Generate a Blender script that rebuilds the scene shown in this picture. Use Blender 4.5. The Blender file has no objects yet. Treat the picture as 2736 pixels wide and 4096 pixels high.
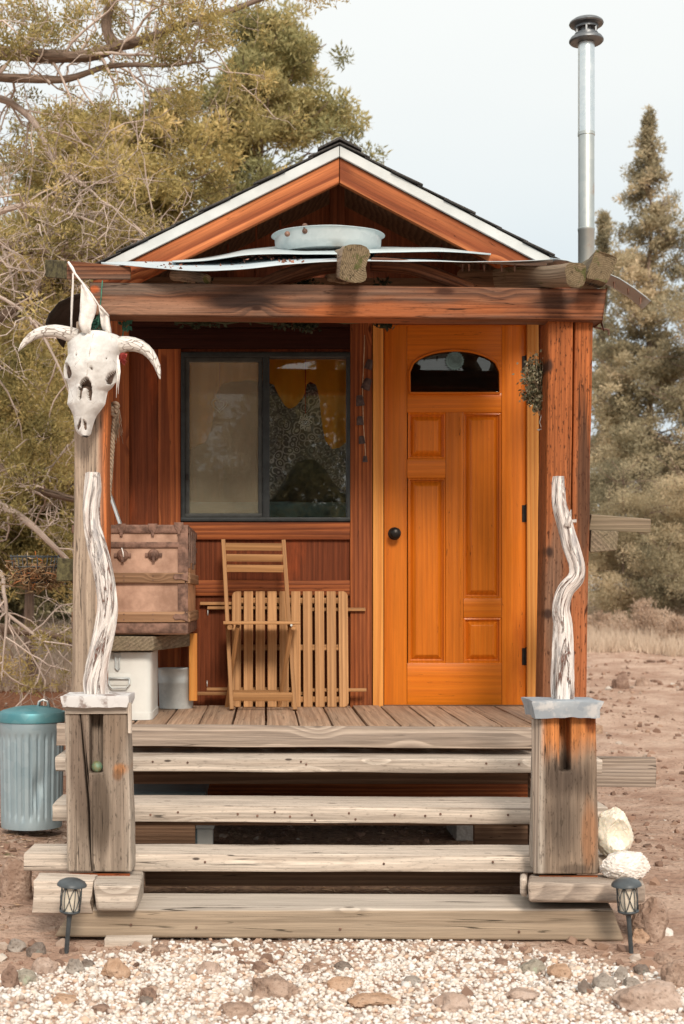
import bpy, bmesh, math, random
import numpy as np
from mathutils import Vector, Matrix, noise as mnoise
R=math.radians
scene=bpy.context.scene
COL=scene.collection
rng=random.Random(7)
nr=np.random.default_rng(7)
# ---------------------------------------------------------------- measuring: photo px -> metres on a plane of known depth
S=3267.; CX=610.; CY=1370.; CZ=1.273; D0=7.6      # cabin front wall is Y=0, camera at Y=-7.6
def P(px,py,Y):
    D=Y+D0
    return Vector(((px-CX)*D/S, Y, CZ-(py-CY)*D/S))
def PX(px,Y): return (px-CX)*(Y+D0)/S
def PZ(py,Y): return CZ-(py-CY)*(Y+D0)/S
def M(n,Y): return n*(Y+D0)/S
def nz(v,s=1.0,o=0.0): return mnoise.noise(Vector((v[0]*s+o,v[1]*s+o*1.7,v[2]*s-o*.6)))
# ---------------------------------------------------------------- mesh builder
class MB:
    def __init__(s): s.v=[];s.f=[];s.g=[];s.m=[];s.t=[]
    def add(s,vs,fs,gs=None,mi=0,tint=None):
        o=len(s.v)
        s.v+= [tuple(v) for v in vs]
        s.g+= [tuple(g) for g in (gs if gs is not None else vs)]
        tt=rng.random() if tint is None else tint
        s.t+= [tt]*len(vs)
        s.f+= [tuple(o+i for i in f) for f in fs]
        s.m+= [mi]*len(fs)
    def timber(s,p0,p1,w,h,r=.004,jit=0.,up=(0,0,1),seg=None,mi=0,pith=None,cap=None,seed=None,taper=(1,1),bow=0.):
        """squared timber from p0 to p1; w sideways, h along up; rounded arrises, hand-worn jitter"""
        p0=Vector(p0);p1=Vector(p1);a=p1-p0;L=a.length;a.normalize()
        up=Vector(up);sd=a.cross(up).normalized();up=sd.cross(a).normalized()
        r=min(r,w*.45,h*.45)
        cs=[]
        for (cx,cy,a0) in ((w/2-r,h/2-r,0),(-w/2+r,h/2-r,90),(-w/2+r,-h/2+r,180),(w/2-r,-h/2+r,270)):
            for k in range(3):
                t=R(a0+45*k); cs.append((cx+r*math.cos(t),cy+r*math.sin(t)))
            # midpoint of the following side
        full=[]
        for i,c in enumerate(cs):
            full.append(c)
            if i%3==2:
                d=cs[(i+1)%12]; full.append(((c[0]*2+d[0])/3,(c[1]*2+d[1])/3)); full.append(((c[0]+2*d[0])/3,(c[1]+2*d[1])/3))
        n=len(full)
        if seg is None: seg=max(1,int(L/.07)) if jit>0 else 1
        sd0=rng.uniform(0,90) if seed is None else seed
        if pith is None: pith=(rng.uniform(-.12,.12),rng.choice((-1,1))*rng.uniform(.02,.14))
        ou=rng.uniform(0,60)
        vs=[];gs=[]
        for i in range(seg+1):
            t=i/seg; tp=taper[0]+(taper[1]-taper[0])*t
            for (x,y) in full:
                q=p0+a*(L*t)+sd*(x*tp)+up*(y*tp+bow*4*t*(1-t))
                if jit>0:
                    q=q+sd*(nz((L*t*3,x*14,y*14),1,sd0)*jit)+up*(nz((L*t*3,x*14,y*14),1,sd0+31)*jit)
                    if i in (0,seg): q=q+a*(nz((x*30,y*30,i),1,sd0)*jit*1.5)
                vs.append(q); gs.append((ou+L*t,x+pith[0],y+pith[1]))
        fs=[];ms=[]
        for i in range(seg):
            for j in range(n):
                b=i*n+j;c=i*n+(j+1)%n
                fs.append((b,c,c+n,b+n))
        s.add(vs,fs,gs,mi)
        cm=mi if cap is None else cap
        base=[vs[j] for j in range(n)];gb=[gs[j] for j in range(n)]
        s.add(base,[tuple(range(n))[::-1]],gb,cm)
        top=[vs[seg*n+j] for j in range(n)];gt=[gs[seg*n+j] for j in range(n)]
        s.add(top,[tuple(range(n))],gt,cm)
    def box(s,x0,x1,y0,y1,z0,z1,ax='x',r=.003,jit=0.,mi=0,pith=None,seg=None):
        c=((x0+x1)/2,(y0+y1)/2,(z0+z1)/2)
        if ax=='x': s.timber((x0,c[1],c[2]),(x1,c[1],c[2]),y1-y0,z1-z0,r,jit,(0,0,1),seg,mi,pith)
        elif ax=='y': s.timber((c[0],y0,c[2]),(c[0],y1,c[2]),x1-x0,z1-z0,r,jit,(0,0,1),seg,mi,pith)
        else: s.timber((c[0],c[1],z0),(c[0],c[1],z1),x1-x0,y1-y0,r,jit,(0,1,0),seg,mi,pith)
    def pbox(s,px0,px1,py0,py1,yf,yb,ax='x',r=.003,jit=0.,mi=0,pith=None):
        s.box(PX(px0,yf),PX(px1,yf),yf,yb,PZ(py1,yf),PZ(py0,yf),ax,r,jit,mi,pith)
    def hexa(s,p,ax=0,mi=0):
        """8 points: 4 front (ccw seen from -Y: bl,br,tr,tl) then 4 back"""
        ou=rng.uniform(0,60);pv=rng.uniform(-.1,.1);pw=rng.uniform(-.1,.1)
        def g(v):
            v=list(v); u=v[ax]; o=[v[i] for i in range(3) if i!=ax]; return (u+ou,o[0]+pv,o[1]+pw)
        fs=[(0,1,2,3),(5,4,7,6),(4,0,3,7),(1,5,6,2),(3,2,6,7),(4,5,1,0)]
        s.add(p,fs,[g(v) for v in p],mi)
    def prism(s,poly,yf,yb,mi=0,ax='z',side_mi=None):
        """polygon in (x,z), extruded from yf to yb"""
        n=len(poly);ou=rng.uniform(0,60);pv=rng.uniform(-.1,.1);pw=rng.uniform(-.1,.1)
        vs=[(x,yf,z) for x,z in poly]+[(x,yb,z) for x,z in poly]
        if ax=='z': gs=[(z+ou,x+pv,y+pw) for x,y,z in vs]
        else: gs=[(x+ou,z+pv,y+pw) for x,y,z in vs]
        area=sum(poly[i][0]*poly[(i+1)%n][1]-poly[(i+1)%n][0]*poly[i][1] for i in range(n))
        fr=tuple(range(n));bk=tuple(range(n,2*n))[::-1]
        fs=[fr,bk]+[(i,i+n,(i+1)%n+n,(i+1)%n) for i in range(n)]
        if area<0: fs=[f[::-1] for f in fs]
        s.add(vs,fs,gs,mi)
    def tube(s,path,rad,n=8,mi=0,jit=0.,caps=True,seed=0.,tint=None,sq=1.0):
        path=[Vector(p) for p in path];k=len(path)
        if not hasattr(rad,'__len__'): rad=[rad]*k
        vs=[];gs=[];u=rng.uniform(0,60);pu=None;off=rng.uniform(-.3,.3)
        for i,p in enumerate(path):
            d=(path[min(i+1,k-1)]-path[max(i-1,0)])
            if d.length<1e-9: d=Vector((0,0,1))
            d.normalize()
            if pu is None:
                pu=Vector((0,0,1)) if abs(d.z)<.9 else Vector((0,-1,0))
            sd=d.cross(pu)
            if sd.length<1e-6: sd=d.cross(Vector((1,0,0)))
            sd.normalize();pu=sd.cross(d).normalized()
            if i: u+=(p-path[i-1]).length
            for j in range(n):
                t=2*math.pi*j/n
                r=rad[i]
                if jit: r*=1+jit*nz((math.cos(t)*1.3,math.sin(t)*1.3,u*7),1,seed)
                o=sd*(math.cos(t)*r)+pu*(math.sin(t)*r*sq)
                vs.append(p+o); gs.append((u,math.cos(t)*r+off,math.sin(t)*r+off))
        fs=[]
        for i in range(k-1):
            for j in range(n):
                a=i*n+j;b=i*n+(j+1)%n
                fs.append((a,b,b+n,a+n))
        if caps:
            fs.append(tuple(range(n))[::-1]);fs.append(tuple((k-1)*n+j for j in range(n)))
        s.add(vs,fs,gs,mi,tint)
    def lathe(s,prof,c,n=32,mi=0,rf=None,sy=1.0,caps=(False,False),tilt=None):
        c=Vector(c);vs=[];k=len(prof)
        for i,(r,z) in enumerate(prof):
            for j in range(n):
                t=2*math.pi*j/n
                rr=r if rf is None else rf(r,z,t,i)
                q=Vector((math.cos(t)*rr,math.sin(t)*rr*sy,z))
                if tilt is not None: q=tilt@q
                vs.append(c+q)
        fs=[]
        for i in range(k-1):
            for j in range(n):
                a=i*n+j;b=i*n+(j+1)%n
                fs.append((a,b,b+n,a+n))
        if caps[0]: fs.append(tuple(range(n))[::-1])
        if caps[1]: fs.append(tuple((k-1)*n+j for j in range(n)))
        s.add(vs,fs,None,mi)
    def grid(s,rows,mi=0,thick=0.0,flip=False):
        """rows: list of equally long lists of points"""
        a=len(rows);b=len(rows[0]);vs=[p for r in rows for p in r]
        fs=[]
        for i in range(a-1):
            for j in range(b-1):
                q=(i*b+j,i*b+j+1,(i+1)*b+j+1,(i+1)*b+j)
                fs.append(q[::-1] if flip else q)
        s.add(vs,fs,None,mi)
    def build(s,name,mats,parent=None,sharp=35,bevel=0,solid=0,sub=0,loc=None):
        return mk(name,s.v,s.f,mats,parent,s.m,s.g,s.t,sharp,bevel,solid,sub,loc)
ORG={}
def mk(name,v,f,mats,parent=None,mi=None,gr=None,tint=None,sharp=35,bevel=0,solid=0,sub=0,loc=None):
    me=bpy.data.meshes.new(name)
    if parent is not None: o0=ORG.get(parent.name,Vector((0,0,0)))
    elif loc is not None: o0=Vector(loc)
    else: o0=Vector((0,0,0))
    va=np.array(v,dtype=np.float64).reshape(-1,3)-np.array(o0)
    me.from_pydata(va.tolist(),[],f if not isinstance(f,np.ndarray) else f.tolist())
    if not isinstance(mats,(list,tuple)): mats=[mats]
    for m in mats: me.materials.append(m)
    if mi is not None and len(mats)>1: me.polygons.foreach_set('material_index',np.array(mi,dtype=np.int32))
    if gr is not None:
        at=me.attributes.new('gr','FLOAT_VECTOR','POINT'); at.data.foreach_set('vector',np.array(gr,dtype=np.float32).ravel())
    if tint is not None:
        at=me.attributes.new('tint','FLOAT','POINT'); at.data.foreach_set('value',np.array(tint,dtype=np.float32))
    me.validate(clean_customdata=False)
    if sharp is not None:
        me.polygons.foreach_set('use_smooth',np.ones(len(me.polygons),dtype=bool))
        if sharp<180: me.set_sharp_from_angle(angle=R(sharp))
    me.update()
    ob=bpy.data.objects.new(name,me); COL.objects.link(ob)
    if parent is not None: ob.parent=parent; ORG[ob.name]=o0
    else: ob.location=o0; ORG[ob.name]=o0
    if solid:
        md=ob.modifiers.new('thickness','SOLIDIFY');md.thickness=solid;md.offset=0
    if bevel:
        md=ob.modifiers.new('worn_edges','BEVEL');md.width=bevel;md.segments=2;md.limit_method='ANGLE';md.angle_limit=R(40)
    if sub:
        md=ob.modifiers.new('smooth','SUBSURF');md.levels=sub;md.render_levels=sub
    return ob
def tag(o,label,cat,group=None,kind=None):
    if label: o['label']=label
    if cat: o['category']=cat
    if group: o['group']=group
    if kind: o['kind']=kind
    return o
def thing(name,label,cat,loc,group=None):
    o=bpy.data.objects.new(name,None);o.empty_display_size=.1;COL.objects.link(o)
    o.location=Vector(loc);ORG[o.name]=Vector(loc)
    return tag(o,label,cat,group)
def copy_tree(o,parent=None):
    c=o.copy();COL.objects.link(c)
    if parent is not None: c.parent=parent
    for ch in list(o.children): copy_tree(ch,c)
    return c
# ---------------------------------------------------------------- materials
def newmat(name):
    m=bpy.data.materials.new(name);m.use_nodes=True;nt=m.node_tree;nt.nodes.clear()
    out=nt.nodes.new('ShaderNodeOutputMaterial')
    return m,nt,out
class NT:
    def __init__(s,nt): s.nt=nt
    def n(s,t,**k):
        x=s.nt.nodes.new(t)
        for a,b in k.items(): setattr(x,a,b)
        return x
    def put(s,sock,val):
        if isinstance(val,bpy.types.NodeSocket): s.nt.links.new(val,sock)
        elif isinstance(val,(tuple,list)):
            if sock.type=='RGBA' and len(val)==3: val=(*val,1)
            sock.default_value=val
        else: sock.default_value=val
    def math(s,op,a,b=0.,c=0.,clamp=False):
        x=s.n('ShaderNodeMath',operation=op,use_clamp=clamp);s.put(x.inputs[0],a);s.put(x.inputs[1],b);s.put(x.inputs[2],c);return x.outputs[0]
    def mix(s,f,a,b,bt='MIX'):
        x=s.n('ShaderNodeMix',data_type='RGBA',blend_type=bt,clamp_factor=True);s.put(x.inputs[0],f);s.put(x.inputs[6],a);s.put(x.inputs[7],b);return x.outputs[2]
    def rng(s,v,a,b,c=0.,d=1.,smooth=True):
        x=s.n('ShaderNodeMapRange',interpolation_type='SMOOTHSTEP' if smooth else 'LINEAR');s.put(x.inputs[0],v)
        for i,q in enumerate((a,b,c,d)): s.put(x.inputs[1+i],q)
        return x.outputs[0]
    def noise(s,vec,scale=1.,detail=3.,rough=.55,dist=0.):
        x=s.n('ShaderNodeTexNoise');
        if vec is not None: s.put(x.inputs['Vector'],vec)
        x.inputs['Scale'].default_value=scale;x.inputs['Detail'].default_value=detail;x.inputs['Roughness'].default_value=rough;x.inputs['Distortion'].default_value=dist
        return x.outputs['Fac']
    def vor(s,vec,scale=1.,feature='F1',out='Distance',rnd=1.):
        x=s.n('ShaderNodeTexVoronoi',feature=feature)
        if vec is not None: s.put(x.inputs['Vector'],vec)
        x.inputs['Scale'].default_value=scale;x.inputs['Randomness'].default_value=rnd
        return x.outputs[out]
    def attr(s,name,out='Vector'):
        x=s.n('ShaderNodeAttribute',attribute_name=name);return x.outputs[out]
    def obj(s): return s.n('ShaderNodeTexCoord').outputs['Object']
    def sep(s,v):
        x=s.n('ShaderNodeSeparateXYZ');s.put(x.inputs[0],v);return x.outputs
    def comb(s,a,b,c):
        x=s.n('ShaderNodeCombineXYZ')
        for i,q in enumerate((a,b,c)): s.put(x.inputs[i],q)
        return x.outputs[0]
    def scl(s,v,t):
        x=s.n('ShaderNodeVectorMath',operation='MULTIPLY');s.put(x.inputs[0],v);x.inputs[1].default_value=t;return x.outputs[0]
    def ramp(s,f,stops,interp='LINEAR'):
        x=s.n('ShaderNodeValToRGB');cr=x.color_ramp;cr.interpolation=interp
        while len(cr.elements)<len(stops): cr.elements.new(.5)
        for e,(p,c) in zip(cr.elements,stops): e.position=p;e.color=(*c,1) if len(c)==3 else c
        s.put(x.inputs[0],f);return x.outputs[0]
    def bump(s,h,strength=.3,dist=.01,nrm=None):
        x=s.n('ShaderNodeBump');x.inputs['Strength'].default_value=strength;x.inputs['Distance'].default_value=dist;s.put(x.inputs['Height'],h)
        if nrm is not None: s.put(x.inputs['Normal'],nrm)
        return x.outputs[0]
    def bsdf(s,out,col,rough=.7,nrm=None,metal=0.,spec=.4,coat=0.,trans=0.,sss=0.,coatr=.15,alpha=None):
        x=s.n('ShaderNodeBsdfPrincipled');s.put(x.inputs['Base Color'],col);s.put(x.inputs['Roughness'],rough);s.put(x.inputs['Metallic'],metal)
        x.inputs['Specular IOR Level'].default_value=spec;x.inputs['Coat Weight'].default_value=coat;x.inputs['Coat Roughness'].default_value=coatr
        x.inputs['Transmission Weight'].default_value=trans
        if sss: x.inputs['Subsurface Weight'].default_value=sss;x.inputs['Subsurface Radius'].default_value=(.03,.02,.015)
        if nrm is not None: s.put(x.inputs['Normal'],nrm)
        if alpha is not None: s.put(x.inputs['Alpha'],alpha)
        s.nt.links.new(x.outputs[0],out.inputs[0]);return x
def wood(name,light,dark,wx=None,wamt=.0,wk=1.5,ringf=90.,ringamt=.7,fiber=.35,kr=.05,crack=.0,rough=.7,bump=.35,coat=0.,spec=.16,
         stain=None,zg=None,blot=.25,xg=None,speck=0.,edge=None,patches=(),holes=0.):
    m,nt,out=newmat(name);k=NT(nt)
    gr=k.attr('gr');u,v,w=k.sep(gr)
    n1=k.noise(k.comb(k.math('MULTIPLY',u,.5),k.math('MULTIPLY',v,6),k.math('MULTIPLY',w,6)),1,2)
    kd=k.vor(k.comb(k.math('MULTIPLY',u,2.2),k.math('MULTIPLY',v,4.5),k.math('MULTIPLY',w,4.5)))
    knot=k.rng(kd,kr,kr*.45) if kr>0 else 0.
    kb=k.rng(kd,kr*4+.001,0.)
    rad=k.math('SQRT',k.math('ADD',k.math('MULTIPLY',v,v),k.math('MULTIPLY',w,w)))
    rr=k.math('ADD',rad,k.math('MULTIPLY',k.math('SUBTRACT',n1,.5),.035))
    rr=k.math('ADD',rr,k.math('MULTIPLY',kb,.03))
    fr=k.math('FRACT',k.math('MULTIPLY',rr,ringf))
    ring=k.math('MULTIPLY',k.rng(fr,0.,.78),k.rng(fr,1.,.86))
    fine=k.rng(k.noise(k.comb(k.math('MULTIPLY',u,2.2),k.math('MULTIPLY',v,95),k.math('MULTIPLY',w,95)),1,4,.72),.3,.7)
    blo=k.noise(k.comb(k.math('MULTIPLY',u,1.6),k.math('MULTIPLY',v,10),k.math('MULTIPLY',w,10)),1,4,.6)
    col=k.mix(k.math('MULTIPLY',ring,ringamt),light,dark)
    val=k.math('ADD',1-fiber*.5-blot*.5,k.math('ADD',k.math('MULTIPLY',fine,fiber),k.math('MULTIPLY',blo,blot)))
    if wx is not None:
        wf=k.math('ADD',wamt,k.math('MULTIPLY',k.math('SUBTRACT',blo,.5),wk),clamp=True)
        wcol=k.mix(k.math('MULTIPLY',ring,ringamt*.5),wx,tuple(c*.55 for c in wx))
        col=k.mix(wf,col,wcol)
    if zg is not None:      # weathering that depends on how far down the piece is: (z0,z1,colour,fuzz)
        z=k.sep(k.obj())[2]
        f=k.rng(k.math('ADD',z,k.math('MULTIPLY',k.math('SUBTRACT',blo,.5),zg[3])),zg[0],zg[1])
        col=k.mix(k.math('MULTIPLY',f,zg[4] if len(zg)>4 else 1.),col,k.mix(k.math('MULTIPLY',ring,.6),zg[2],tuple(c*.5 for c in zg[2])))
    if xg is not None:
        x=k.sep(k.obj())[0]
        f=k.rng(k.math('ADD',x,k.math('MULTIPLY',k.math('SUBTRACT',blo,.5),xg[3])),xg[0],xg[1])
        col=k.mix(f,col,k.mix(k.math('MULTIPLY',ring,.6),xg[2],tuple(c*.5 for c in xg[2])))
    if stain is not None:   # (colour, threshold, softness, scale)
        sn=k.noise(k.comb(k.math('MULTIPLY',u,stain[3]),k.math('MULTIPLY',v,stain[3]*3.5),k.math('MULTIPLY',w,stain[3]*3.5)),1,5,.65)
        col=k.mix(k.rng(sn,stain[1],stain[1]+stain[2]),col,stain[0])
    ob3=k.sep(k.obj()) if (patches or edge) else None
    wob=k.math('MULTIPLY',k.math('SUBTRACT',blo,.5),1.6)
    for (X_,Z_,rx,rz,pc,ps) in patches:      # burns, knots and stains with a place of their own
        dx=k.math('DIVIDE',k.math('SUBTRACT',ob3[0],X_),rx);dz=k.math('DIVIDE',k.math('SUBTRACT',ob3[2],Z_),rz)
        dd=k.math('ADD',k.math('SQRT',k.math('ADD',k.math('MULTIPLY',dx,dx),k.math('MULTIPLY',dz,dz))),wob)
        col=k.mix(k.math('MULTIPLY',k.rng(dd,1.25,.45),ps),col,pc)
    if edge:    # rubbed, bleached arrises: (half width, band, colour)
        ee=k.math('ADD',k.math('ABSOLUTE',k.math('SUBTRACT',ob3[0],edge[3])),k.math('MULTIPLY',wob,.02))
        col=k.mix(k.math('MULTIPLY',k.rng(ee,edge[0]-edge[1],edge[0]),.85),col,edge[2])
    vc=k.n('ShaderNodeCombineColor');[k.put(vc.inputs[i],val) for i in range(3)]
    col=k.mix(1.,col,vc.outputs[0],'MULTIPLY')
    if holes>0:
        hd_=k.vor(k.comb(k.math('MULTIPLY',u,5.),k.math('MULTIPLY',v,14),k.math('MULTIPLY',w,14)))
        col=k.mix(k.math('MULTIPLY',k.rng(hd_,.10,.05),holes),col,(.05,.035,.03))
    if kr>0: col=k.mix(k.math('MULTIPLY',knot,.85),col,tuple(c*.28 for c in dark))
    h=k.math('ADD',k.math('MULTIPLY',fine,.6),k.math('MULTIPLY',ring,-.45))
    if speck>0:
        sp=k.noise(k.comb(k.math('MULTIPLY',u,30),k.math('MULTIPLY',v,120),k.math('MULTIPLY',w,120)),1,3,.7)
        col=k.mix(k.math('MULTIPLY',k.rng(sp,.56,.66),speck),col,tuple(c*.22 for c in dark))
    if crack>0:
        cn=k.noise(k.comb(k.math('MULTIPLY',u,1.1),k.math('MULTIPLY',v,34),k.math('MULTIPLY',w,34)),1,2,.5)
        ck=k.rng(k.math('ABSOLUTE',k.math('SUBTRACT',cn,.5)),.012*crack,.003*crack)
        mk_=k.rng(k.noise(k.comb(k.math('MULTIPLY',u,2.1),k.math('MULTIPLY',v,12),k.math('MULTIPLY',w,12)),1,2),.5,.6)
        ck=k.math('MULTIPLY',ck,mk_)
        col=k.mix(k.math('MULTIPLY',ck,.85),col,tuple(c*.12 for c in dark))
        h=k.math('SUBTRACT',h,k.math('MULTIPLY',ck,1.5))
    oi=k.n('ShaderNodeObjectInfo').outputs['Random']
    tv=k.attr('tint','Fac')
    vv=k.math('ADD',.86,k.math('MULTIPLY',k.math('FRACT',k.math('ADD',oi,tv)),.28))
    vc2=k.n('ShaderNodeCombineColor');[k.put(vc2.inputs[i],vv) for i in range(3)]
    col=k.mix(1.,col,vc2.outputs[0],'MULTIPLY')
    nb=k.bump(h,bump,.004)
    k.bsdf(out,col,rough,nb,0,spec,coat)
    return m
def metal(name,col,col2,rough=.45,metallic=.7,scale=22.,stain=None,bump=.15,spk=.5):
    m,nt,out=newmat(name);k=NT(nt);o=k.obj()
    sp=k.vor(o,scale*2.2,out='Color');spv=k.sep(sp)[0]
    n=k.noise(o,scale*.25,5,.6)
    c=k.mix(k.math('ADD',k.math('MULTIPLY',spv,spk*.6),k.math('MULTIPLY',k.math('SUBTRACT',n,.35),1.2),clamp=True),col,col2)
    if stain: c=k.mix(k.rng(k.noise(o,stain[2],5,.65),stain[1],stain[1]+.12),c,stain[0])
    rg=k.math('ADD',rough-.1,k.math('MULTIPLY',n,.25))
    k.bsdf(out,c,rg,k.bump(n,bump,.01),metallic,.5)
    return m
def plain(name,col,rough=.6,metal_=0.,noise_=.25,scale=20.,bump=.2,col2=None,spec=.35,coat=0.,sss=0.,trans=0.):
    m,nt,out=newmat(name);k=NT(nt);o=k.obj();n=k.noise(o,scale,5,.62)
    c=k.mix(k.rng(n,.3,.7),tuple(c*(1-noise_) for c in col),col2 if col2 else tuple(min(1,c*(1+noise_)) for c in col))
    k.bsdf(out,c,rough,k.bump(n,bump,.006),metal_,spec,coat,trans,sss)
    return m
def leafmat(name,stops,transl=.3,rough=.65):
    m,nt,out=newmat(name);k=NT(nt)
    c=k.ramp(k.attr('tint','Fac'),stops)
    b=k.n('ShaderNodeBsdfPrincipled');k.put(b.inputs['Base Color'],c);b.inputs['Roughness'].default_value=rough;b.inputs['Specular IOR Level'].default_value=.2
    t=k.n('ShaderNodeBsdfTranslucent');k.put(t.inputs[0],c)
    x=k.n('ShaderNodeMixShader');x.inputs[0].default_value=transl
    nt.links.new(b.outputs[0],x.inputs[1]);nt.links.new(t.outputs[0],x.inputs[2]);nt.links.new(x.outputs[0],out.inputs[0])
    return m
def glassmat(name,ior=1.8,tint=(1,1,1),rough=.01):
    m,nt,out=newmat(name);k=NT(nt)
    t=k.n('ShaderNodeBsdfTransparent');k.put(t.inputs[0],tint)
    g=k.n('ShaderNodeBsdfGlossy');g.inputs['Roughness'].default_value=rough
    f=k.n('ShaderNodeFresnel');f.inputs[0].default_value=ior
    x=k.n('ShaderNodeMixShader');nt.links.new(f.outputs[0],x.inputs[0]);nt.links.new(t.outputs[0],x.inputs[1]);nt.links.new(g.outputs[0],x.inputs[2]);nt.links.new(x.outputs[0],out.inputs[0])
    return m
MAT={}
def pt_(px,py,rx,ry,Y,org,c,st=.9):
    p=P(px,py,Y)-Vector(org);return (p.x,p.z,M(rx,Y),M(ry,Y),c,st)
_o=(.3,-.6,0)
BP=[pt_(320,655,230,22,-1.22,_o,(.13,.10,.08),.8),pt_(320,705,190,22,-1.22,_o,(.28,.16,.105),.7),pt_(560,690,100,24,-1.22,_o,(.022,.012,.009),.95),pt_(640,665,160,14,-1.22,_o,(.05,.03,.022),.8),pt_(900,712,260,24,-1.22,_o,(.33,.098,.03),.7),pt_(1285,690,70,16,-1.22,_o,(.04,.022,.016),.8),pt_(1345,705,45,24,-1.22,_o,(.30,.105,.045),.6),pt_(1020,668,26,10,-1.22,_o,(.05,.02,.012),.9),pt_(217,662,12,9,-1.22,_o,(.40,.10,.03),.9)]
MAT['door']=wood('varnished_orange_fir',(.60,.165,.010),(.42,.085,.004),ringf=38,ringamt=.34,fiber=.22,kr=0,rough=.38,bump=.05,coat=.12,spec=.2,blot=.42,crack=.25,stain=((.43,.085,.005),.60,.22,.8))
MAT['jamb']=wood('yellow_pine',(.66,.29,.07),(.47,.16,.03),ringf=50,fiber=.25,kr=.07,rough=.5,bump=.1,spec=.2)
MAT['trim']=wood('redwood_trim',(.34,.103,.031),(.15,.036,.012),wx=(.085,.024,.012),wamt=.18,wk=2.0,ringf=48,ringamt=.8,kr=.06,rough=.6,crack=.6,fiber=.5,blot=.4)
MAT['headboard']=wood('shade_darkened_boards',(.035,.010,.006),(.02,.006,.004),ringf=40,ringamt=.4,fiber=.5,kr=0,rough=.7,blot=.6,spec=.1,stain=((.085,.022,.01),.60,.2,1.4))  # dark red-black boards, deepened in colour to carry the awning's shade
MAT['panel']=wood('dark_red_siding',(.15,.040,.015),(.07,.018,.008),ringf=40,ringamt=.4,fiber=.5,kr=.0,rough=.6,blot=.7,spec=.12,stain=((.24,.055,.017),.55,.2,1.6))
MAT['barge']=wood('orange_brown_barge',(.47,.155,.055),(.20,.048,.016),ringf=58,ringamt=.95,kr=.075,rough=.6,fiber=.5,blot=.4,crack=.5)
MAT['beam']=wood('weathered_beam',(.20,.078,.036),(.075,.026,.014),wx=(.155,.105,.078),wamt=.25,wk=2.4,ringf=62,ringamt=.9,kr=.07,crack=.9,rough=.7,fiber=.55,stain=((.05,.028,.02),.56,.12,.9),speck=.3,patches=BP)
MAT['post']=wood('charred_redwood_post',(.36,.112,.034),(.16,.042,.015),ringf=45,ringamt=.42,kr=.06,crack=1.2,rough=.7,fiber=.6,stain=((.11,.045,.02),.60,.14,1.6),speck=.85,zg=(1.3,.4,(.21,.125,.08),.9,.5),patches=[(.07,1.05,.035,.5,(.05,.028,.018),.85),(-.06,.55,.05,.45,(.15,.095,.065),.7),(.05,.35,.05,.3,(.35,.10,.03),.5),(-.085,1.62,.022,.035,(.05,.022,.014),.95),(-.085,.78,.02,.03,(.04,.02,.014),.95),(-.09,.5,.02,.025,(.04,.02,.014),.95)])
MAT['greypost']=wood('grey_weathered_post',(.36,.285,.22),(.22,.165,.125),wx=(.28,.215,.165),wamt=.3,ringf=60,ringamt=.6,kr=.03,crack=.9,fiber=.6,xg=(.02,.07,(.42,.135,.045),.05),speck=.4)
MAT['deck']=wood('worn_deck_boards',(.43,.28,.185),(.26,.155,.10),wx=(.35,.27,.205),wamt=.3,wk=1.6,ringf=45,ringamt=.6,kr=.04,crack=.8,rough=.75,fiber=.45)
MAT['tread']=wood('bleached_step_timber',(.62,.54,.46),(.31,.245,.195),wx=(.47,.405,.345),wamt=.25,wk=1.8,ringf=56,ringamt=.62,kr=.06,crack=1.3,rough=.85,fiber=.6,blot=.45,stain=((.25,.195,.155),.58,.14,1.1),speck=.3,holes=.9)
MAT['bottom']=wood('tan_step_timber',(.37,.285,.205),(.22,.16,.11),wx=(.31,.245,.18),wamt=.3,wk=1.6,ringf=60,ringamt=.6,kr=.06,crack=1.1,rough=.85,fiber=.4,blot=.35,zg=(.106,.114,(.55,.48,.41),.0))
MAT['rim']=wood('grey_rim_timber',(.41,.33,.265),(.19,.145,.115),wx=(.31,.265,.23),wamt=.3,ringf=62,ringamt=.75,kr=.08,crack=.9,rough=.85,fiber=.5)
MAT['under']=wood('dark_old_timber',(.20,.12,.075),(.10,.056,.034),ringf=60,kr=.04,crack=.5,rough=.85)  # dark brown timber for joists and framing
MAT['chair']=wood('oiled_acacia',(.40,.215,.095),(.24,.115,.045),ringf=45,ringamt=.6,kr=.0,rough=.55,bump=.12,fiber=.4)
MAT['table']=wood('oiled_acacia_slats',(.45,.245,.11),(.28,.135,.052),ringf=40,ringamt=.6,kr=.035,rough=.55,bump=.12,fiber=.4)
MAT['slat']=wood('trunk_oak_slats',(.30,.175,.10),(.16,.085,.045),ringf=60,kr=.04,rough=.6,crack=.6)
m,nt,out=newmat('bleached_driftwood');k=NT(nt);gr=k.attr('gr');u,v,w=k.sep(gr)
st=k.noise(k.comb(k.math('MULTIPLY',u,5),k.math('MULTIPLY',v,70),k.math('MULTIPLY',w,70)),1,5,.7,.6)
s2=k.noise(k.comb(k.math('MULTIPLY',u,2.6),k.math('MULTIPLY',v,26),k.math('MULTIPLY',w,26)),1,4,.6,.8)
pt=k.noise(k.comb(k.math('MULTIPLY',u,6),k.math('MULTIPLY',v,14),k.math('MULTIPLY',w,14)),1,3,.6)
c=k.mix(k.rng(st,.30,.56),(.46,.37,.33),(.80,.755,.72))
c=k.mix(k.math('MULTIPLY',k.rng(pt,.58,.64),.75),c,(.40,.39,.40))
c=k.mix(k.math('MULTIPLY',k.rng(k.math('ABSOLUTE',k.math('SUBTRACT',s2,.5)),.020,.005),k.rng(pt,.60,.45)),c,(.20,.10,.075))
c=k.mix(k.math('MULTIPLY',k.rng(st,.60,.75),k.rng(s2,.45,.6)),c,(.74,.70,.68))
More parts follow.
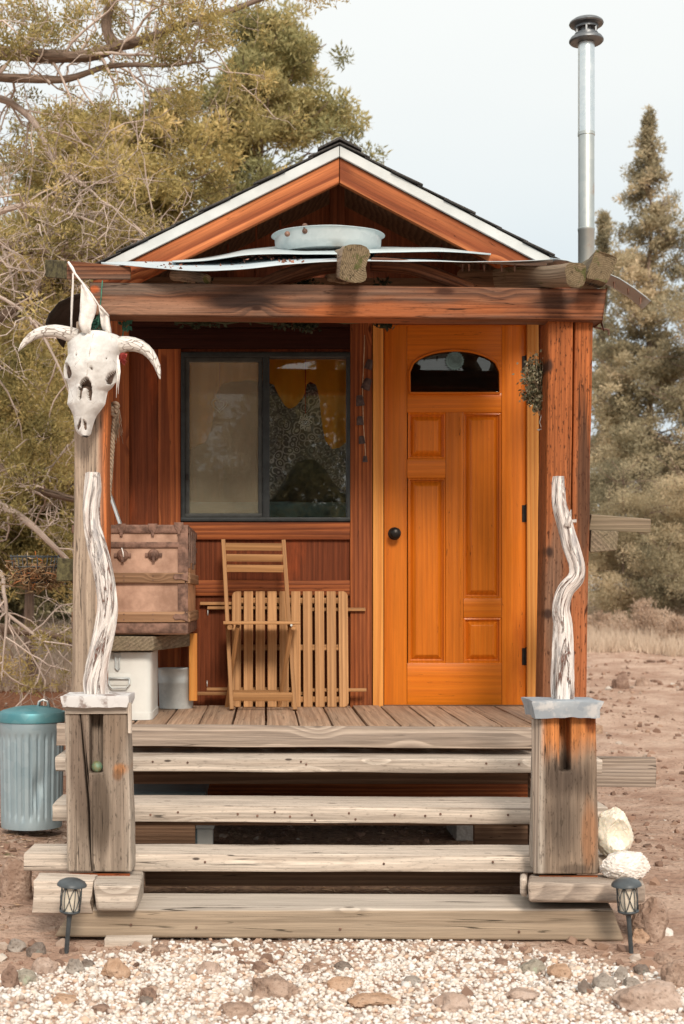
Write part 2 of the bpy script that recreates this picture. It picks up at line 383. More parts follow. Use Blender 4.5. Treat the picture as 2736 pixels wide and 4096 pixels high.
hh=k.math('SUBTRACT',st,k.math('MULTIPLY',k.rng(k.math('ABSOLUTE',k.math('SUBTRACT',s2,.5)),.04,.0),.8))
k.bsdf(out,c,.9,k.bump(hh,1.,.012),0,.15);MAT['drift']=m
MAT['log']=wood('grey_log',(.29,.215,.15),(.14,.10,.07),wx=(.24,.195,.145),wamt=.3,ringf=90,ringamt=.6,kr=.0,crack=1.3,fiber=.6,rough=.85,stain=((.09,.085,.035),.60,.1,3.))
MAT['logend']=wood('rough_log_end',(.24,.19,.12),(.12,.09,.055),ringf=120,ringamt=.7,kr=.0,crack=1.3,fiber=.5,rough=.9,stain=((.10,.105,.04),.5,.1,4.))
MAT['plank']=wood('grey_mossy_plank',(.24,.185,.13),(.13,.10,.07),wx=(.18,.155,.095),wamt=.3,wk=2.,ringf=60,kr=.03,crack=1.,fiber=.55,rough=.85)
MAT['moss']=plain('mossy_end_grain',(.065,.055,.032),.95,noise_=.5,scale=45,bump=.5,col2=(.13,.115,.055))
def pedm(name,zg,light,dark,wx,wamt,pt,edge): return wood(name,light,dark,wx=wx,wamt=wamt,wk=2.2,ringf=55,ringamt=.4,kr=.05,crack=1.2,fiber=.5,rough=.85,bump=.6,zg=zg,speck=.55,patches=pt,edge=edge)
MAT['ped_a']=pedm('grey_sawn_post',(.52,.70,(.25,.175,.12),.2,.5),(.33,.265,.21),(.17,.125,.095),(.25,.20,.16),.4,
 [(-.02,.24,.07,.16,(.105,.078,.058),.9),(-.07,.42,.05,.2,(.15,.11,.085),.8),(.05,.52,.05,.12,(.19,.135,.095),.7),(.082,.395,.034,.024,(.36,.165,.07),.9),(.068,.372,.022,.022,(.20,.10,.05),.8)],(.135,.04,(.46,.395,.33),-.005))
MAT['ped_b']=pedm('charred_sawn_post',(.41,.54,(.60,.23,.075),.25),(.32,.235,.17),(.15,.10,.07),(.20,.155,.12),.45,
 [(-.02,.36,.12,.09,(.075,.055,.043),.85),(-.03,.20,.075,.15,(.11,.083,.064),.85),(.085,.15,.035,.13,(.33,.16,.08),.75),(.095,.58,.03,.04,(.17,.045,.014),.85),(.02,.02,.06,.02,(.09,.065,.05),.7)],(.135,.03,(.42,.365,.31),.022))
MAT['galv']=metal('galvanised_steel',(.46,.50,.51),(.66,.69,.68),rough=.5,metallic=.55,scale=24,stain=((.40,.30,.22),.66,5.))
MAT['galvold']=metal('old_galvanised',(.42,.49,.51),(.60,.66,.67),rough=.55,metallic=.45,scale=16,stain=((.33,.17,.10),.68,8.))
MAT['pipe']=metal('stove_pipe_bright',(.60,.66,.68),(.85,.87,.86),rough=.26,metallic=.9,scale=30)
MAT['pipeold']=metal('stove_pipe_dull',(.42,.47,.47),(.60,.62,.59),rough=.42,metallic=.8,scale=10,stain=((.42,.27,.17),.62,4.))
MAT['ironcap']=metal('dark_cap_steel',(.12,.13,.14),(.24,.25,.26),rough=.4,metallic=.8,scale=20)
MAT['sheet']=metal('roof_sheet',(.40,.47,.51),(.56,.62,.65),rough=.5,metallic=.35,scale=6,stain=((.42,.22,.15),.7,7.))
MAT['can']=metal('trash_can_steel',(.30,.40,.45),(.47,.56,.60),rough=.5,stain=((.26,.24,.22),.62,5.),metallic=.55,scale=9)
MAT['lid']=metal('teal_lid',(.08,.25,.29),(.23,.38,.41),rough=.5,metallic=.5,scale=9)
MAT['zinccap']=metal('zinc_cap',(.24,.28,.325),(.46,.50,.53),rough=.65,metallic=.3,scale=12,stain=((.52,.52,.52),.56,9.))
MAT['peelcap']=metal('peeling_cap',(.52,.51,.51),(.68,.67,.66),rough=.8,metallic=.05,scale=12,stain=((.24,.19,.175),.49,13.))
MAT['boxwhite']=plain('painted_white_metal',(.63,.645,.62),.4,0,.06,6,.06,coat=.15)
MAT['white']=plain('white_flashing',(.54,.57,.57),.6,0,.10,5,.05)
MAT['shingle']=plain('asphalt_shingle',(.06,.055,.052),.95,0,.5,120,.8)
MAT['black']=plain('black_bronze',(.02,.017,.015),.38,.5,.3,30,.1)
MAT['frame']=plain('dark_window_frame',(.022,.026,.027),.45,.2,.3,20,.08)
MAT['sash']=plain('grey_sash',(.045,.048,.045),.5,.1,.3,20,.08)
MAT['iron']=plain('rusty_iron',(.17,.095,.07),.6,.4,.5,25,.4,col2=(.26,.15,.11))
MAT['leather']=plain('pink_brown_canvas',(.42,.25,.175),.85,0,.35,8,.3,spec=.15,col2=(.50,.32,.235))
MAT['trunkside']=plain('worn_trunk_side',(.45,.245,.13),.8,0,.35,14,.4)
MAT['strap']=plain('dark_leather',(.13,.08,.06),.7,0,.4,20,.4)
m,nt,out=newmat('bleached_bone');k=NT(nt);o=k.obj();n=k.noise(o,14,6,.65);n2=k.noise(o,55,4,.65);e=k.vor(k.n('ShaderNodeTexCoord').outputs['Object'],16.,'DISTANCE_TO_EDGE')
c=k.mix(k.rng(n,.35,.65),(.54,.53,.51),(.69,.685,.67));c=k.mix(k.math('MULTIPLY',k.rng(n2,.60,.72),.35),c,(.40,.34,.28))
cr=k.math('MULTIPLY',k.rng(e,.012,.002),k.rng(n,.52,.60));c=k.mix(k.math('MULTIPLY',cr,.8),c,(.22,.17,.14))
k.bsdf(out,c,.85,k.bump(k.math('SUBTRACT',n2,cr),.5,.004),0,.15);MAT['bone']=m
MAT['bonedark']=plain('bone_cavity',(.13,.09,.07),.9,0,.5,40,.4)  # darker brown for sockets and nose: dirt plus painted recess shade
MAT['cloth']=plain('white_cotton',(.76,.74,.71),.9,0,.1,60,.3)
MAT['rope']=plain('hemp_rope',(.33,.255,.185),.9,0,.35,60,.5)
MAT['twine']=plain('pale_twine',(.50,.37,.25),.9,0,.3,60,.3)
MAT['green']=plain('green_net',(.045,.16,.11),.8,0,.4,40,.2)
MAT['pink']=plain('faded_pink',(.5,.10,.09),.8,0,.3,40,.2)
MAT['rust']=plain('rusty_bell',(.085,.055,.048),.6,.4,.4,40,.3)
MAT['steelrod']=metal('steel_rod',(.55,.55,.54),(.75,.75,.74),rough=.35,metallic=.8)
MAT['greyplastic']=plain('grey_plastic',(.36,.37,.36),.5,0,.08,10,.05)
MAT['tote']=plain('blue_grey_tote',(.11,.15,.16),.35,0,.15,10,.05)
MAT['lampmetal']=plain('grey_painted_lamp',(.065,.075,.082),.45,.3,.25,20,.15)
MAT['lampglass']=plain('frosted_lamp_glass',(.66,.60,.50),.35,0,.12,8,.05,sss=.2)
MAT['crystal']=plain('milky_crystal',(.74,.69,.58),.32,0,.08,5,.1,sss=.5,spec=.5)
MAT['druse']=plain('white_druse',(.72,.67,.62),.6,0,.2,35,.8,sss=.15)
MAT['concrete']=plain('cinder_block',(.36,.33,.30),.95,0,.25,40,.6)
MAT['glass']=glassmat('window_glass',1.75,(.93,.95,.93))
MAT['doorglass']=glassmat('door_glass',1.65,(.8,.82,.8))
MAT['tar']=plain('dark_tarred_sheet',(.05,.045,.042),.8,.1,.3,15,.3)
MAT['suture']=plain('bone_suture',(.34,.29,.25),.9)
def recenter(ob,w):
    w=Vector(w);d=w-ORG[ob.name]
    ob.data.transform(Matrix.Translation(-d));ob.location=ob.location+d;ORG[ob.name]=w
# ================================================================= CABIN
FZ=.70                                   # porch deck / cabin floor level
XL=PX(243,0);XR=PX(1245,0)
APX,APZ=.369,3.548;SLL,SLR=.497,.531
cabin=thing('cabin','tiny rust-red wooden cabin with gabled roof, orange door and sliding window','cabin',(.31,1.5,.0))
w=MB()
def wp(a,b,c,d): w.pbox(a,b,c,d,0,.09,'z',r=.001)
wp(243,415,640,1640);wp(415,803,640,806);wp(415,803,1196,1640);wp(803,880,640,1640);wp(880,1207,640,743);wp(1207,1245,640,1640)
zt=PZ(640,0)
gl=[(XL,zt+.001),(XR,zt+.001),(XR,APZ-(XR-APX)*SLR-.16),(APX,APZ-.16),(XL,APZ-(APX-XL)*SLL-.16)]
w.prism(gl,0,.09)
w.build('front_wall',MAT['panel'],cabin)
w=MB()
for (xa,xb,zt_) in ((XL,XL+.09,APZ-(APX-XL)*SLL-.17),(XR-.09,XR,APZ-(XR-APX)*SLR-.17)):
    w.box(xa,xb,.092,.13,.35,zt_,'z');w.box(xa,xb,1.551,3.2,.35,zt_,'z');w.box(xa,xb,.1305,1.5505,.35,1.2,'y');w.box(xa,xb,.1305,1.5505,2.62,zt_,'y')  # unseen openings added in both side walls to light the curtain
w.prism([(XL+.092,.35),(XR-.092,.35),(XR-.092,APZ-(XR-APX)*SLR-.12),(APX,APZ-.12),(XL+.092,APZ-(APX-XL)*SLL-.12)],3.1,3.2)
w.build('side_wall',MAT['panel'],cabin)
w=MB();w.box(XL+.092,XR-.092,.092,3.09,FZ-.1,FZ-.002,'y');w.build('floor_panel',MAT['under'],cabin)
w=MB();w.box(XL,XR,-.012,.05,PZ(1795,0)-.12,FZ-.05,'x');w.build('skirt_board',MAT['trim'],cabin)
for (x,y) in ((XL+.15,.4),(XR-.15,.4),(XL+.15,2.9),(XR-.15,2.9)):
    w=MB();w.box(x-.1,x+.1,y-.1,y+.1,-.1,FZ-.101,'z');w.build('pier',MAT['concrete'],cabin)
# trims
def trim(a,b,c,d,ax='z',t=.024,mat='trim',name='trim_board',yb=-.001):
    w=MB();w.pbox(a,b,c,d,-t,yb,ax,r=.003,jit=.0012);return w.build(name,MAT[mat],cabin)
trim(243,296,640,1640);trim(363,414,800,1640)
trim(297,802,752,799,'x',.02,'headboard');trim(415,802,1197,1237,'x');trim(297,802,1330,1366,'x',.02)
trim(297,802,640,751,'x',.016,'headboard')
trim(803,853,640,1640,t=.026)
trim(1236,1250,640,1640,t=.012,mat='panel')
for x in (520,585,640,705,1010,1100): trim(x,x+5,505 if 560<x<1000 else 560,639,'z',.012,'panel','siding_batten')
w=MB();w.pbox(756,790,405,536,-.05,-.001,'z');w.build('king_post',MAT['panel'],cabin)
# roof
def slope(sgn):
    L=1.24 if sgn<0 else 1.19;sl=SLL if sgn<0 else SLR
    def pt(t,dz): return (APX+sgn*t,APZ-sl*t+dz)
    for (nm,y0,y1,za,zb,mat,L2,bv) in (('white_flashing',-.445,-.425,-.058,-.004,'white',L,.002),('barge_board',-.424,-.385,-.185,-.0605,'barge',L,.003)):
        w=MB();poly=[pt(0.0015,za),pt(L2,za),pt(L2,zb),pt(0.0015,zb)];
        n=len(poly);ou=rng.uniform(0,50);pv=rng.uniform(.05,.1)
        vs=[(x,y0,z) for x,z in poly]+[(x,y1,z) for x,z in poly]
        cs=1/math.hypot(1,sl)
        gs=[((x-APX)*sgn/cs+ou,(z-APZ+sl*(x-APX)*sgn)*cs+pv,y*1.+.07) for x,y,z in vs]
        fs=[(0,1,2,3),(7,6,5,4)]+[(i,i+4,(i+1)%4+4,(i+1)%4) for i in range(4)]
        if sgn<0: fs=[f[::-1] for f in fs]
        w.add(vs,fs,gs);w.build(nm,MAT[mat],cabin,bevel=bv)
    w=MB();poly=[pt(.002,-.045),pt(L,-.045),pt(L,-.003),pt(.002,-.003)]
    w.prism(poly,-.384,3.35,ax='x');w.build('roof_deck',MAT['under'],cabin)
    w=MB();k=9
    rj=random.Random(5)
    for i in range(k):
        a=L*i/k;b=L*(i+1)/k+.02
        for j in range(13):
            y0=-.455+j*.295+rj.uniform(-.006,.004) if j else -.458+rj.uniform(-.012,.006)
            th=.0045+rj.uniform(0,.003)
            lift=rj.uniform(0,.004)
            poly=[pt(max(a-.005,0.),.001+i*.0),pt(b,.007+lift),pt(b,.007+lift+th),pt(max(a-.005,0.),.001+th)]
            w.prism(poly,y0,-.455+(j+1)*.295-.004,ax='x')
    w.build('shingles',MAT['shingle'],cabin)
slope(-1);slope(1)
w=MB();w.prism([(APX-.11,APZ-.11*SLL+.024),(APX,APZ+.022),(APX+.11,APZ-.11*SLR+.024),(APX+.11,APZ-.11*SLR+.034),(APX,APZ+.034),(APX-.11,APZ-.11*SLL+.034)],-.463,3.36);w.build('ridge_cap',MAT['shingle'],cabin)
# ---- door
df=-.004
w=MB()
def stile(a,b,c,d,ax): w.pbox(a+.25,b-.25,c,d,df,df+.04,ax,r=.0016)
stile(880.5,933,743,1616,'z');stile(1150,1206,743,1616,'z')
ar=[]
for i in range(25):
    t=i/24;x=938+208*t;ar.append((x,853-50*math.sqrt(max(0,1-((t-.5)/.5)**2*.98))**1.0 if 0<i<24 else 853))
# top rail with arched underside
poly=[(PX(933.3,df),PZ(853,df))]+[(PX(x,df),PZ(y,df)) for x,y in ar]+[(PX(1149.7,df),PZ(853,df)),(PX(1149.7,df),PZ(743,df)),(PX(933.3,df),PZ(743,df))]
w.prism(poly,df,df+.04,ax='x')
w.pbox(933.3,938,853.2,901,df,df+.04,'z',r=.0005);w.pbox(1146,1149.7,853.2,901,df,df+.04,'z',r=.0005)
stile(933.3,1149.7,901.2,945,'x');stile(1022,1062,945.3,1519.7,'z');stile(933.3,1021.7,1052,1095,'x');stile(1062.3,1149.7,1372,1415,'x');stile(933.3,1149.7,1520,1616,'x')
door=w.build('door',MAT['door'],cabin)
# moulding round the arched light
w=MB();path=[P(939,901,df-.004)]+[P(x,y,df-.004) for x,y in ar]+[P(1145,901,df-.004),P(939,901,df-.004)]
w.tube(path,.007,6,caps=False);w.build('glazing_bead',MAT['door'],door,sharp=60)
w=MB();poly=[(PX(936,df),PZ(903,df))]+[(PX(x+(1 if x<1042 else -1)*-2,df),PZ(y-2,df)) for x,y in ar]+[(PX(1148,df),PZ(903,df))]
w.prism(poly,df+.015,df+.019);w.build('pane',MAT['doorglass'],door,sharp=None)
w=MB();w.pbox(936,1148,800,903,df+.12,df+.13,'x');w.build('shade',plain('near_black_panel',(.014,.015,.015),.9),door)  # near-black board set just behind the door glass
for (a,b,c,d) in ((935,1022,945,1052),(935,1022,1095,1520),(1062,1150,945,1372),(1062,1150,1415,1520)):
    x0,x1,z0,z1=PX(a,df),PX(b,df),PZ(d,df),PZ(c,df)
    prof=((0,0.001),(.004,.007),(.011,.005),(.014,.021),(.020,.024),(.042,.005),(.046,.0035))
    ou=rng.uniform(0,50);pv=rng.uniform(.03,.1);vs=[]
    for (i,dy) in prof:
        for (x,z) in ((x0+i,z0+i),(x1-i,z0+i),(x1-i,z1-i),(x0+i,z1-i)): vs.append((x,df+dy,z))
    fs=[]
    for k in range(len(prof)-1):
        for j in range(4): fs.append((k*4+j,k*4+(j+1)%4,k*4+4+(j+1)%4,k*4+4+j))
    q=(len(prof)-1)*4;fs.append((q,q+1,q+2,q+3))
    w=MB();w.add(vs,fs,[(v[2]+ou,v[0]-x0+pv,v[1]) for v in vs]);w.build('panel',MAT['door'],door,sharp=20)
kb=P(904,1223,df)
w=MB();rt=Matrix.Rotation(R(90),3,'X')
w.lathe([(.001,.0),(.034,.0),(.034,.006),(.028,.010),(.013,.014),(.012,.034),(.022,.042),(.029,.052),(.030,.060),(.026,.068),(.019,.0715),(.018,.070),(.010,.073),(.001,.074)],kb,32,tilt=rt)
w.build('knob',MAT['black'],door,sharp=50)
for py in (835,1177,1505):
    w=MB();q=P(1206.5,py,-.012)
    w.tube([q+Vector((0,0,-.045)),q+Vector((0,0,.045))],.0075,10);w.tube([q+Vector((0,0,.045)),q+Vector((0,0,.052))],[.0085,.003],10)
    w.box(q.x-.022,q.x-.001,-.007,-.0042,q.z-.045,q.z+.045,'z');w.build('hinge',MAT['black'],door,sharp=40)
w=MB();w.pbox(855,879,744,1640,-.03,-.001,'z',r=.002);w.pbox(1208,1235,744,1640,-.03,-.001,'z',r=.002);w.build('door_frame',MAT['jamb'],cabin)
trim(854,1250,735,743,'x',.028,'trim','door_head')
w=MB();w.pbox(880.5,1206,1616.6,1628,-.05,-.0045,'x');w.build('threshold',MAT['under'],cabin)
# ---- window
win=MB()
for a in ((415,803,807,818,'x'),(415,803,1186,1195,'x'),(415,424,818.2,1185.8,'z'),(795,803,818.2,1185.8,'z'),(602,618,818.2,1185.8,'z')):
    win.pbox(a[0],a[1],a[2],a[3],-.03,.05,a[4],r=.002)
window=win.build('window',MAT['frame'],cabin)
w=MB()
for a in ((424.3,601.7,818.4,829,'x'),(424.3,601.7,1177,1185.6,'x'),(424.3,434,829.2,1176.8,'z'),(592,601.7,829.2,1176.8,'z')): w.pbox(a[0],a[1],a[2],a[3],-.014,.02,a[4],r=.002)
w.build('sash',MAT['sash'],window)
w=MB();w.pbox(434.2,591.8,829.2,1176.8,.004,.008,r=0.0005);w.build('pane',MAT['glass'],window,sharp=None)
w=MB();w.pbox(618.2,794.8,818.4,1185.6,.020,.024,r=.0005);w.build('pane',MAT['glass'],window,sharp=None)
m,nt,out=newmat('insect_screen');k=NT(nt)
t=k.n('ShaderNodeBsdfTransparent');d=k.n('ShaderNodeBsdfDiffuse');d.inputs[0].default_value=(.46,.41,.29,1)
x=k.n('ShaderNodeMixShader');k.put(x.inputs[0],k.math('ADD',.10,k.math('MULTIPLY',k.noise(k.obj(),7,4,.6),.28)))
nt.links.new(t.outputs[0],x.inputs[1]);nt.links.new(d.outputs[0],x.inputs[2]);nt.links.new(x.outputs[0],out.inputs[0]);MAT['screen']=m
w=MB();w.pbox(434.4,591.6,829.4,1176.6,-.004,-.003,r=.0003);w.build('insect_screen',MAT['screen'],window,sharp=None)
w=MB();w.pbox(427,432,1085,1100,-.02,-.0145,r=.001);w.build('latch',MAT['black'],window)
# ---- chimney pipe
w=MB();Yp=.35;Dp=Yp+D0
def pp(y): return PZ(y,Yp)
cxp=PX(1344,Yp);rp=M(18.6,Yp)
chim=MB()
chim.lathe([(rp,pp(690)),(rp,pp(530)),(rp+.002,pp(529)),(rp+.002,pp(524)),(rp-.001,pp(523)),(rp-.001,pp(312)),(rp+.002,pp(311)),(rp+.002,pp(304)),(rp-.0005,pp(303))],(cxp,Yp,0),40)
chim.tube([(cxp,Yp,pp(692)),(cxp-.015,Yp,pp(700)),(cxp-.06,Yp,pp(706)),(cxp-.15,Yp,pp(707)),(XR-.05,Yp,pp(707))],rp*.98,16)
chimney=chim.build('stove_pipe',MAT['pipeold'],cabin,sharp=40)
w=MB();w.lathe([(rp+.0005,pp(307)),(rp+.0005,pp(100)),(rp-.004,pp(98))],(cxp,Yp,0),40)
for z,rr in ((pp(309),.0035),(pp(528),.0035)): pass
w.build('upper_pipe',MAT['pipe'],chimney,sharp=40)
w=MB();r1=M(39,Yp);r2=M(27,Yp)
w.lathe([(rp+.001,pp(99)),(r1*.93,pp(98)),(r1,pp(95)),(r1,pp(92)),(r1*.9,pp(86)),(r2,pp(84)),(r2,pp(78)),(r2*.85,pp(77)),(r2*.6,pp(76))],(cxp,Yp,0),40)
w.lathe([(r2*.6,pp(66)),(r2,pp(66)),(r2,pp(61)),(r1*.95,pp(58)),(r1,pp(55)),(r1*.97,pp(51)),(r2*1.15,pp(46)),(r2*.8,pp(43)),(.001,pp(42))],(cxp,Yp,0),40)
w.lathe([(r2*.62,pp(80)),(r2*.62,pp(60))],(cxp,Yp,0),24)
for i in range(6):
    t=i*math.pi/3+.3;w.box(cxp+math.cos(t)*r2*.9-.006,cxp+math.cos(t)*r2*.9+.006,Yp+math.sin(t)*r2*.9-.006,Yp+math.sin(t)*r2*.9+.006,pp(79),pp(60),'z',r=.001)
w.build('chimney_cap',MAT['ironcap'],chimney,sharp=40)
# ================================================================= PORCH
porch=thing('porch','weathered plank porch with posts, front beam and patched sheet-metal awning','porch',(.3,-.6,0))
x0=-.306-4*.1517
for i in range(16):
    a=x0+i*.1517
    w=MB();w.box(a+.0045+rng.uniform(-.002,.002),a+.1517-.0045+rng.uniform(-.002,.002),-1.205,-.034,FZ-.038,FZ+rng.uniform(-.002,.003),'y',r=.005,jit=.0025,pith=(rng.uniform(-.05,.05),rng.choice((-1,1))*rng.uniform(.03,.09)))
    w.build('deck_board',MAT['deck'],porch)
w=MB();p0=P(131,1684.5,-1.25);p1=P(1226,1692,-1.25);w.timber(p0+Vector((0,.02,0)),p1+Vector((0,.02,0)),.045,M(49,-1.25),.005,.004,pith=(.05,.01));w.build('rim_timber',MAT['rim'],porch)
w=MB();w.timber(P(1225,1768,-1.0),P(1500,1769,-1.0),.05,M(67,-1.0),.004,.003);w.build('side_joist',MAT['rim'],porch)
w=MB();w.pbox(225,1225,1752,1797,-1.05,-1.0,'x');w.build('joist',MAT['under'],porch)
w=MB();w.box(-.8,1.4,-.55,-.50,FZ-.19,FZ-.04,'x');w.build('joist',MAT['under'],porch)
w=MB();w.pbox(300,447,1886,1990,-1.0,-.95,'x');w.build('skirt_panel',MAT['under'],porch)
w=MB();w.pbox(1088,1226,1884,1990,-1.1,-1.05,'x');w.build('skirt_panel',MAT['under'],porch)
# posts
def post(a0,a1,b0,b1,yt,yf,yb,mat,jit,seed,split=False):
    w=MB()
    cx0,cx1=PX((a0+a1)/2,yf),PX((b0+b1)/2,yf);wt=M(((a1-a0)+(b1-b0))/2,yf);zt=PZ(yt,yf)
    if not split: w.timber((cx1,(yf+yb)/2,FZ),(cx0,(yf+yb)/2,zt),wt,yb-yf,.012,jit,(0,-1,0),seed=seed)
    else:
        k=.58;g=.003
        w.timber((cx1-wt*(1-k)/2-g,(yf+yb)/2,FZ),(cx0-wt*(1-k)/2-g*1.6,(yf+yb)/2,zt),wt*k-g,yb-yf,.006,jit,(0,-1,0),seed=seed)
        w.timber((cx1+wt*k/2+g,(yf+yb)/2+.002,FZ),(cx0+wt*k/2+g,(yf+yb)/2+.002,zt),wt*(1-k)-g,yb-yf-.01,.008,jit,(0,-1,0),seed=seed+5)
    o=w.build('post',MAT[mat],porch);recenter(o,((cx0+cx1)/2,yf,FZ));return o
def sqlog(p,q,w_,h_,up,mat,seed):
    w=MB();w.timber(p,q,w_,h_,.022,.016,up,seg=10,seed=seed,cap=1);return w.build('log_rafter',[MAT[mat],MAT['logend']],porch,sharp=28,bevel=.004)
post(173,249,163,240,738,-1.16,-1.0,'greypost',.006,3.)
post(1259,1361,1246,1343,732,-1.17,-.985,'post',.005,9.,True)
# beam
w=MB();Yb0,Yb1=-1.22,-1.08
q=lambda a,b,Y:P(a,b,Y)
bl=[q(216,721,Yb0),q(1381,733,Yb0),q(1391,661,Yb0),q(205,646,Yb0)]
bk=[v+Vector((0,Yb1-Yb0,0)) for v in bl]
seg=24;vs=[];gs=[];n=0
rows=[]
for i in range(seg+1):
    t=i/seg;a=bl[0].lerp(bl[1],t);b=bl[3].lerp(bl[2],t);rg=[]
    for (p,f) in ((a,0),(a.lerp(b,.33),0),(a.lerp(b,.66),0),(b,0),(b,1),(a,1)):
        v=Vector(p)+Vector((0,(Yb1-Yb0)*f,0))
        v+=Vector((0,nz(v*3.1,1,4)*.006,nz(v*2.3,1,14)*.006))
        rg.append(v)
    rows.append(rg)
vs=[v for r in rows for v in r];gs=[(v.x+7,v.y+1.22+.03,v.z-2.62+.02) for v in vs]
fs=[(0,1,2,3,4,5)[::-1],tuple(seg*6+j for j in range(6))]
for i in range(seg):
    for j in range(6):
        a=i*6+j;b=i*6+(j+1)%6;fs.append((a,b,b+6,a+6)[::-1])
fs=[f[::-1] for f in fs]
w.add(vs,fs,gs);w.build('front_beam',MAT['beam'],porch,sharp=30,bevel=.006)
w=MB();w.timber(P(215,662,-.2),P(1330,668,-.2),.05,.12,.004);w.build('rear_ledger',MAT['under'],porch)
# left side plank with mossy end
w=MB();Y0=-1.24
w.hexa([P(153,641,Y0),P(300,641,Y0),P(300,612,Y0),P(153,597,Y0),P(104,636,Y0+.16),P(300,641,Y0+.12),P(300,612,Y0+.12),P(102,594,Y0+.16)],0)
w.m[-3]=1;w.m[-4]=1   # oblique sawn end
w.build('cross_plank',[MAT['beam'],MAT['moss']],porch,bevel=.005)
# crooked log rafters
def log(path,rad,n=9,jit=.22,name='log_rafter',mat='log',seed=0,sq=1.):
    pts=[]
    path=[Vector(p) for p in path]
    # catmull resample
    for i in range(len(path)-1):
        p0=path[max(i-1,0)];p1=path[i];p2=path[i+1];p3=path[min(i+2,len(path)-1)]
        for k in range(5):
            t=k/5;pts.append(.5*((2*p1)+(p2-p0)*t+(2*p0-5*p1+4*p2-p3)*t*t+(3*p1-p0-3*p2+p3)*t**3))
    pts.append(path[-1])
    rr=[np.interp(i/(len(pts)-1),np.linspace(0,1,len(rad)),rad) for i in range(len(pts))]
    w=MB();w.tube(pts,rr,n,jit=jit,seed=seed,sq=sq);w.m[-2]=1;return w.build(name,[MAT[mat],MAT['logend']],porch,sharp=32,bevel=.006)
sqlog(P(813,604,-1.47),P(775,616,-.1),.118,.150,(.12,0,1),'log',4.)
sqlog(P(1318,630,-1.44),P(1150,640,-.8),.085,.105,(-.25,0,1),'log',8.)
sqlog(P(1230,640,-1.0),P(1060,640,-.5),.08,.09,(.2,0,1),'under',18.)
sqlog(P(1378,612,-1.40),P(1330,648,-.3),.105,.125,(.35,0,1),'plank',2.)
log([P(575,668,-1.13),P(640,640,-1.12),P(720,617,-1.10),P(790,608,-1.1)],[.036,.04,.036,.03],8,.2,mat='beam',seed=6)
log([P(850,606,-1.1),P(930,612,-1.12),P(1000,632,-1.12),P(1085,664,-1.13)],[.034,.036,.036,.03],8,.2,mat='beam',seed=7)
log([P(475,640,-1.2),P(440,634,-.9),P(400,630,-.4)],[.022,.03,.03],8,.2,seed=11)
# sheet-metal awning
def sheet(front,back,name,thick=.0025,amp=.006,seed=0.,mat='sheet',sub=8,label=None):
    def res(pts,n):
        pts=[P(*p) for p in pts];xs=[p.x for p in pts];out=[]
        for i in range(n):
            x=xs[0]+(xs[-1]-xs[0])*i/(n-1)
            out.append(Vector((x,np.interp(x,xs,[p.y for p in pts]),np.interp(x,xs,[p.z for p in pts]))))
        # soften
        for _ in range(2):
            o2=[out[0]]+[(out[i-1]+out[i]*2+out[i+1])/4 for i in range(1,n-1)]+[out[-1]];out=o2
        return out
    n=60;f=res(front,n);b=res(back,n);rows=[]
    for j in range(sub+1):
        t=j/sub;row=[]
        for i in range(n):
            p=f[i].lerp(b[i],t);p.z+=nz((p.x*5,p.y*5,0),1,seed)*amp;p.y+=nz((p.x*9,p.y*3,3),1,seed)*amp*.8*(1-t);row.append(p)
        rows.append(row)
    w=MB();w.grid(rows);o=w.build(name,MAT[mat],porch,sharp=60,solid=thick);
    if label:o['label']=label
    return o
sheet([(232,603,-1.2),(330,612,-1.30),(430,622,-1.36),(540,619,-1.36),(640,607,-1.34),(780,598,-1.3),(1000,599,-1.3),(1150,600,-1.28),(1268,594,-1.24)],
      [(232,601,-.55),(330,600,-.45),(430,597,-.4),(540,590,-.4),(640,584,-.4),(780,584,-.4),(1000,594,-.4),(1150,606,-.4),(1268,612,-.4)],'awning_sheet',.003,.004,2.)
sheet([(395,601,-.95),(480,597,-.98),(520,592,-1.0),(560,586,-1.0),(630,583,-1.0),(690,585,-1.0),(780,581,-1.0),(900,577,-1.0),(1010,575,-1.0),(1125,584,-.95)],
      [(395,598,-.35),(480,590,-.32),(520,582,-.30),(560,570,-.3),(630,566,-.3),(690,566,-.3),(780,566,-.3),(900,566,-.3),(1010,568,-.3),(1125,580,-.3)],'awning_sheet',.003,.006,5.,'galvold')
# drooping sheets at both ends
def droop(pts,Ya,Yb,name,mat,thick=.003):
    rows=[]
    for j in range(7):
        Y=Ya+(Yb-Ya)*j/6;rows.append([P(x,y+ (1-math.cos(j/6*3.14))*2,Ya)+Vector((0,Y-Ya,nz((x*.01,j*.5,1),1)*.01)) for x,y in pts])
    w=MB();w.grid(rows);w.build(name,MAT[mat],porch,sharp=60,solid=thick)
droop([(1262,592),(1300,597),(1340,608),(1385,622),(1420,638),(1455,660),(1480,679),(1492,690)],-1.05,-.90,'awning_sheet','sheet')
droop([(255,664),(215,666),(170,675),(135,692),(112,720),(104,742)],-.9,-.3,'awning_sheet','tar')
for (a,b) in ((1408,646),(1440,661),(1468,682),(1075,606),(1110,607),(1150,607),(1180,607),(1060,606)):
    w=MB();Y=-1.03 if a>1300 else -1.2;c=P(a,b,Y);w.tube([c,c+Vector((0,0,-.03))],[.006,.003],6);w.build('screw',MAT['iron'],porch,sharp=60)
w=MB()
w.tube([P(1358,748,-1.08),P(1372,752,-1.08),P(1395,756,-1.08),P(1395,768,-1.08)],.005,6)
w.tube([P(1362,735,-1.1),P(1378,738,-1.1),P(1385,760,-1.1)],[.02,.016,.006],6,sq=.3);w.build('bracket',MAT['iron'],porch,sharp=40)
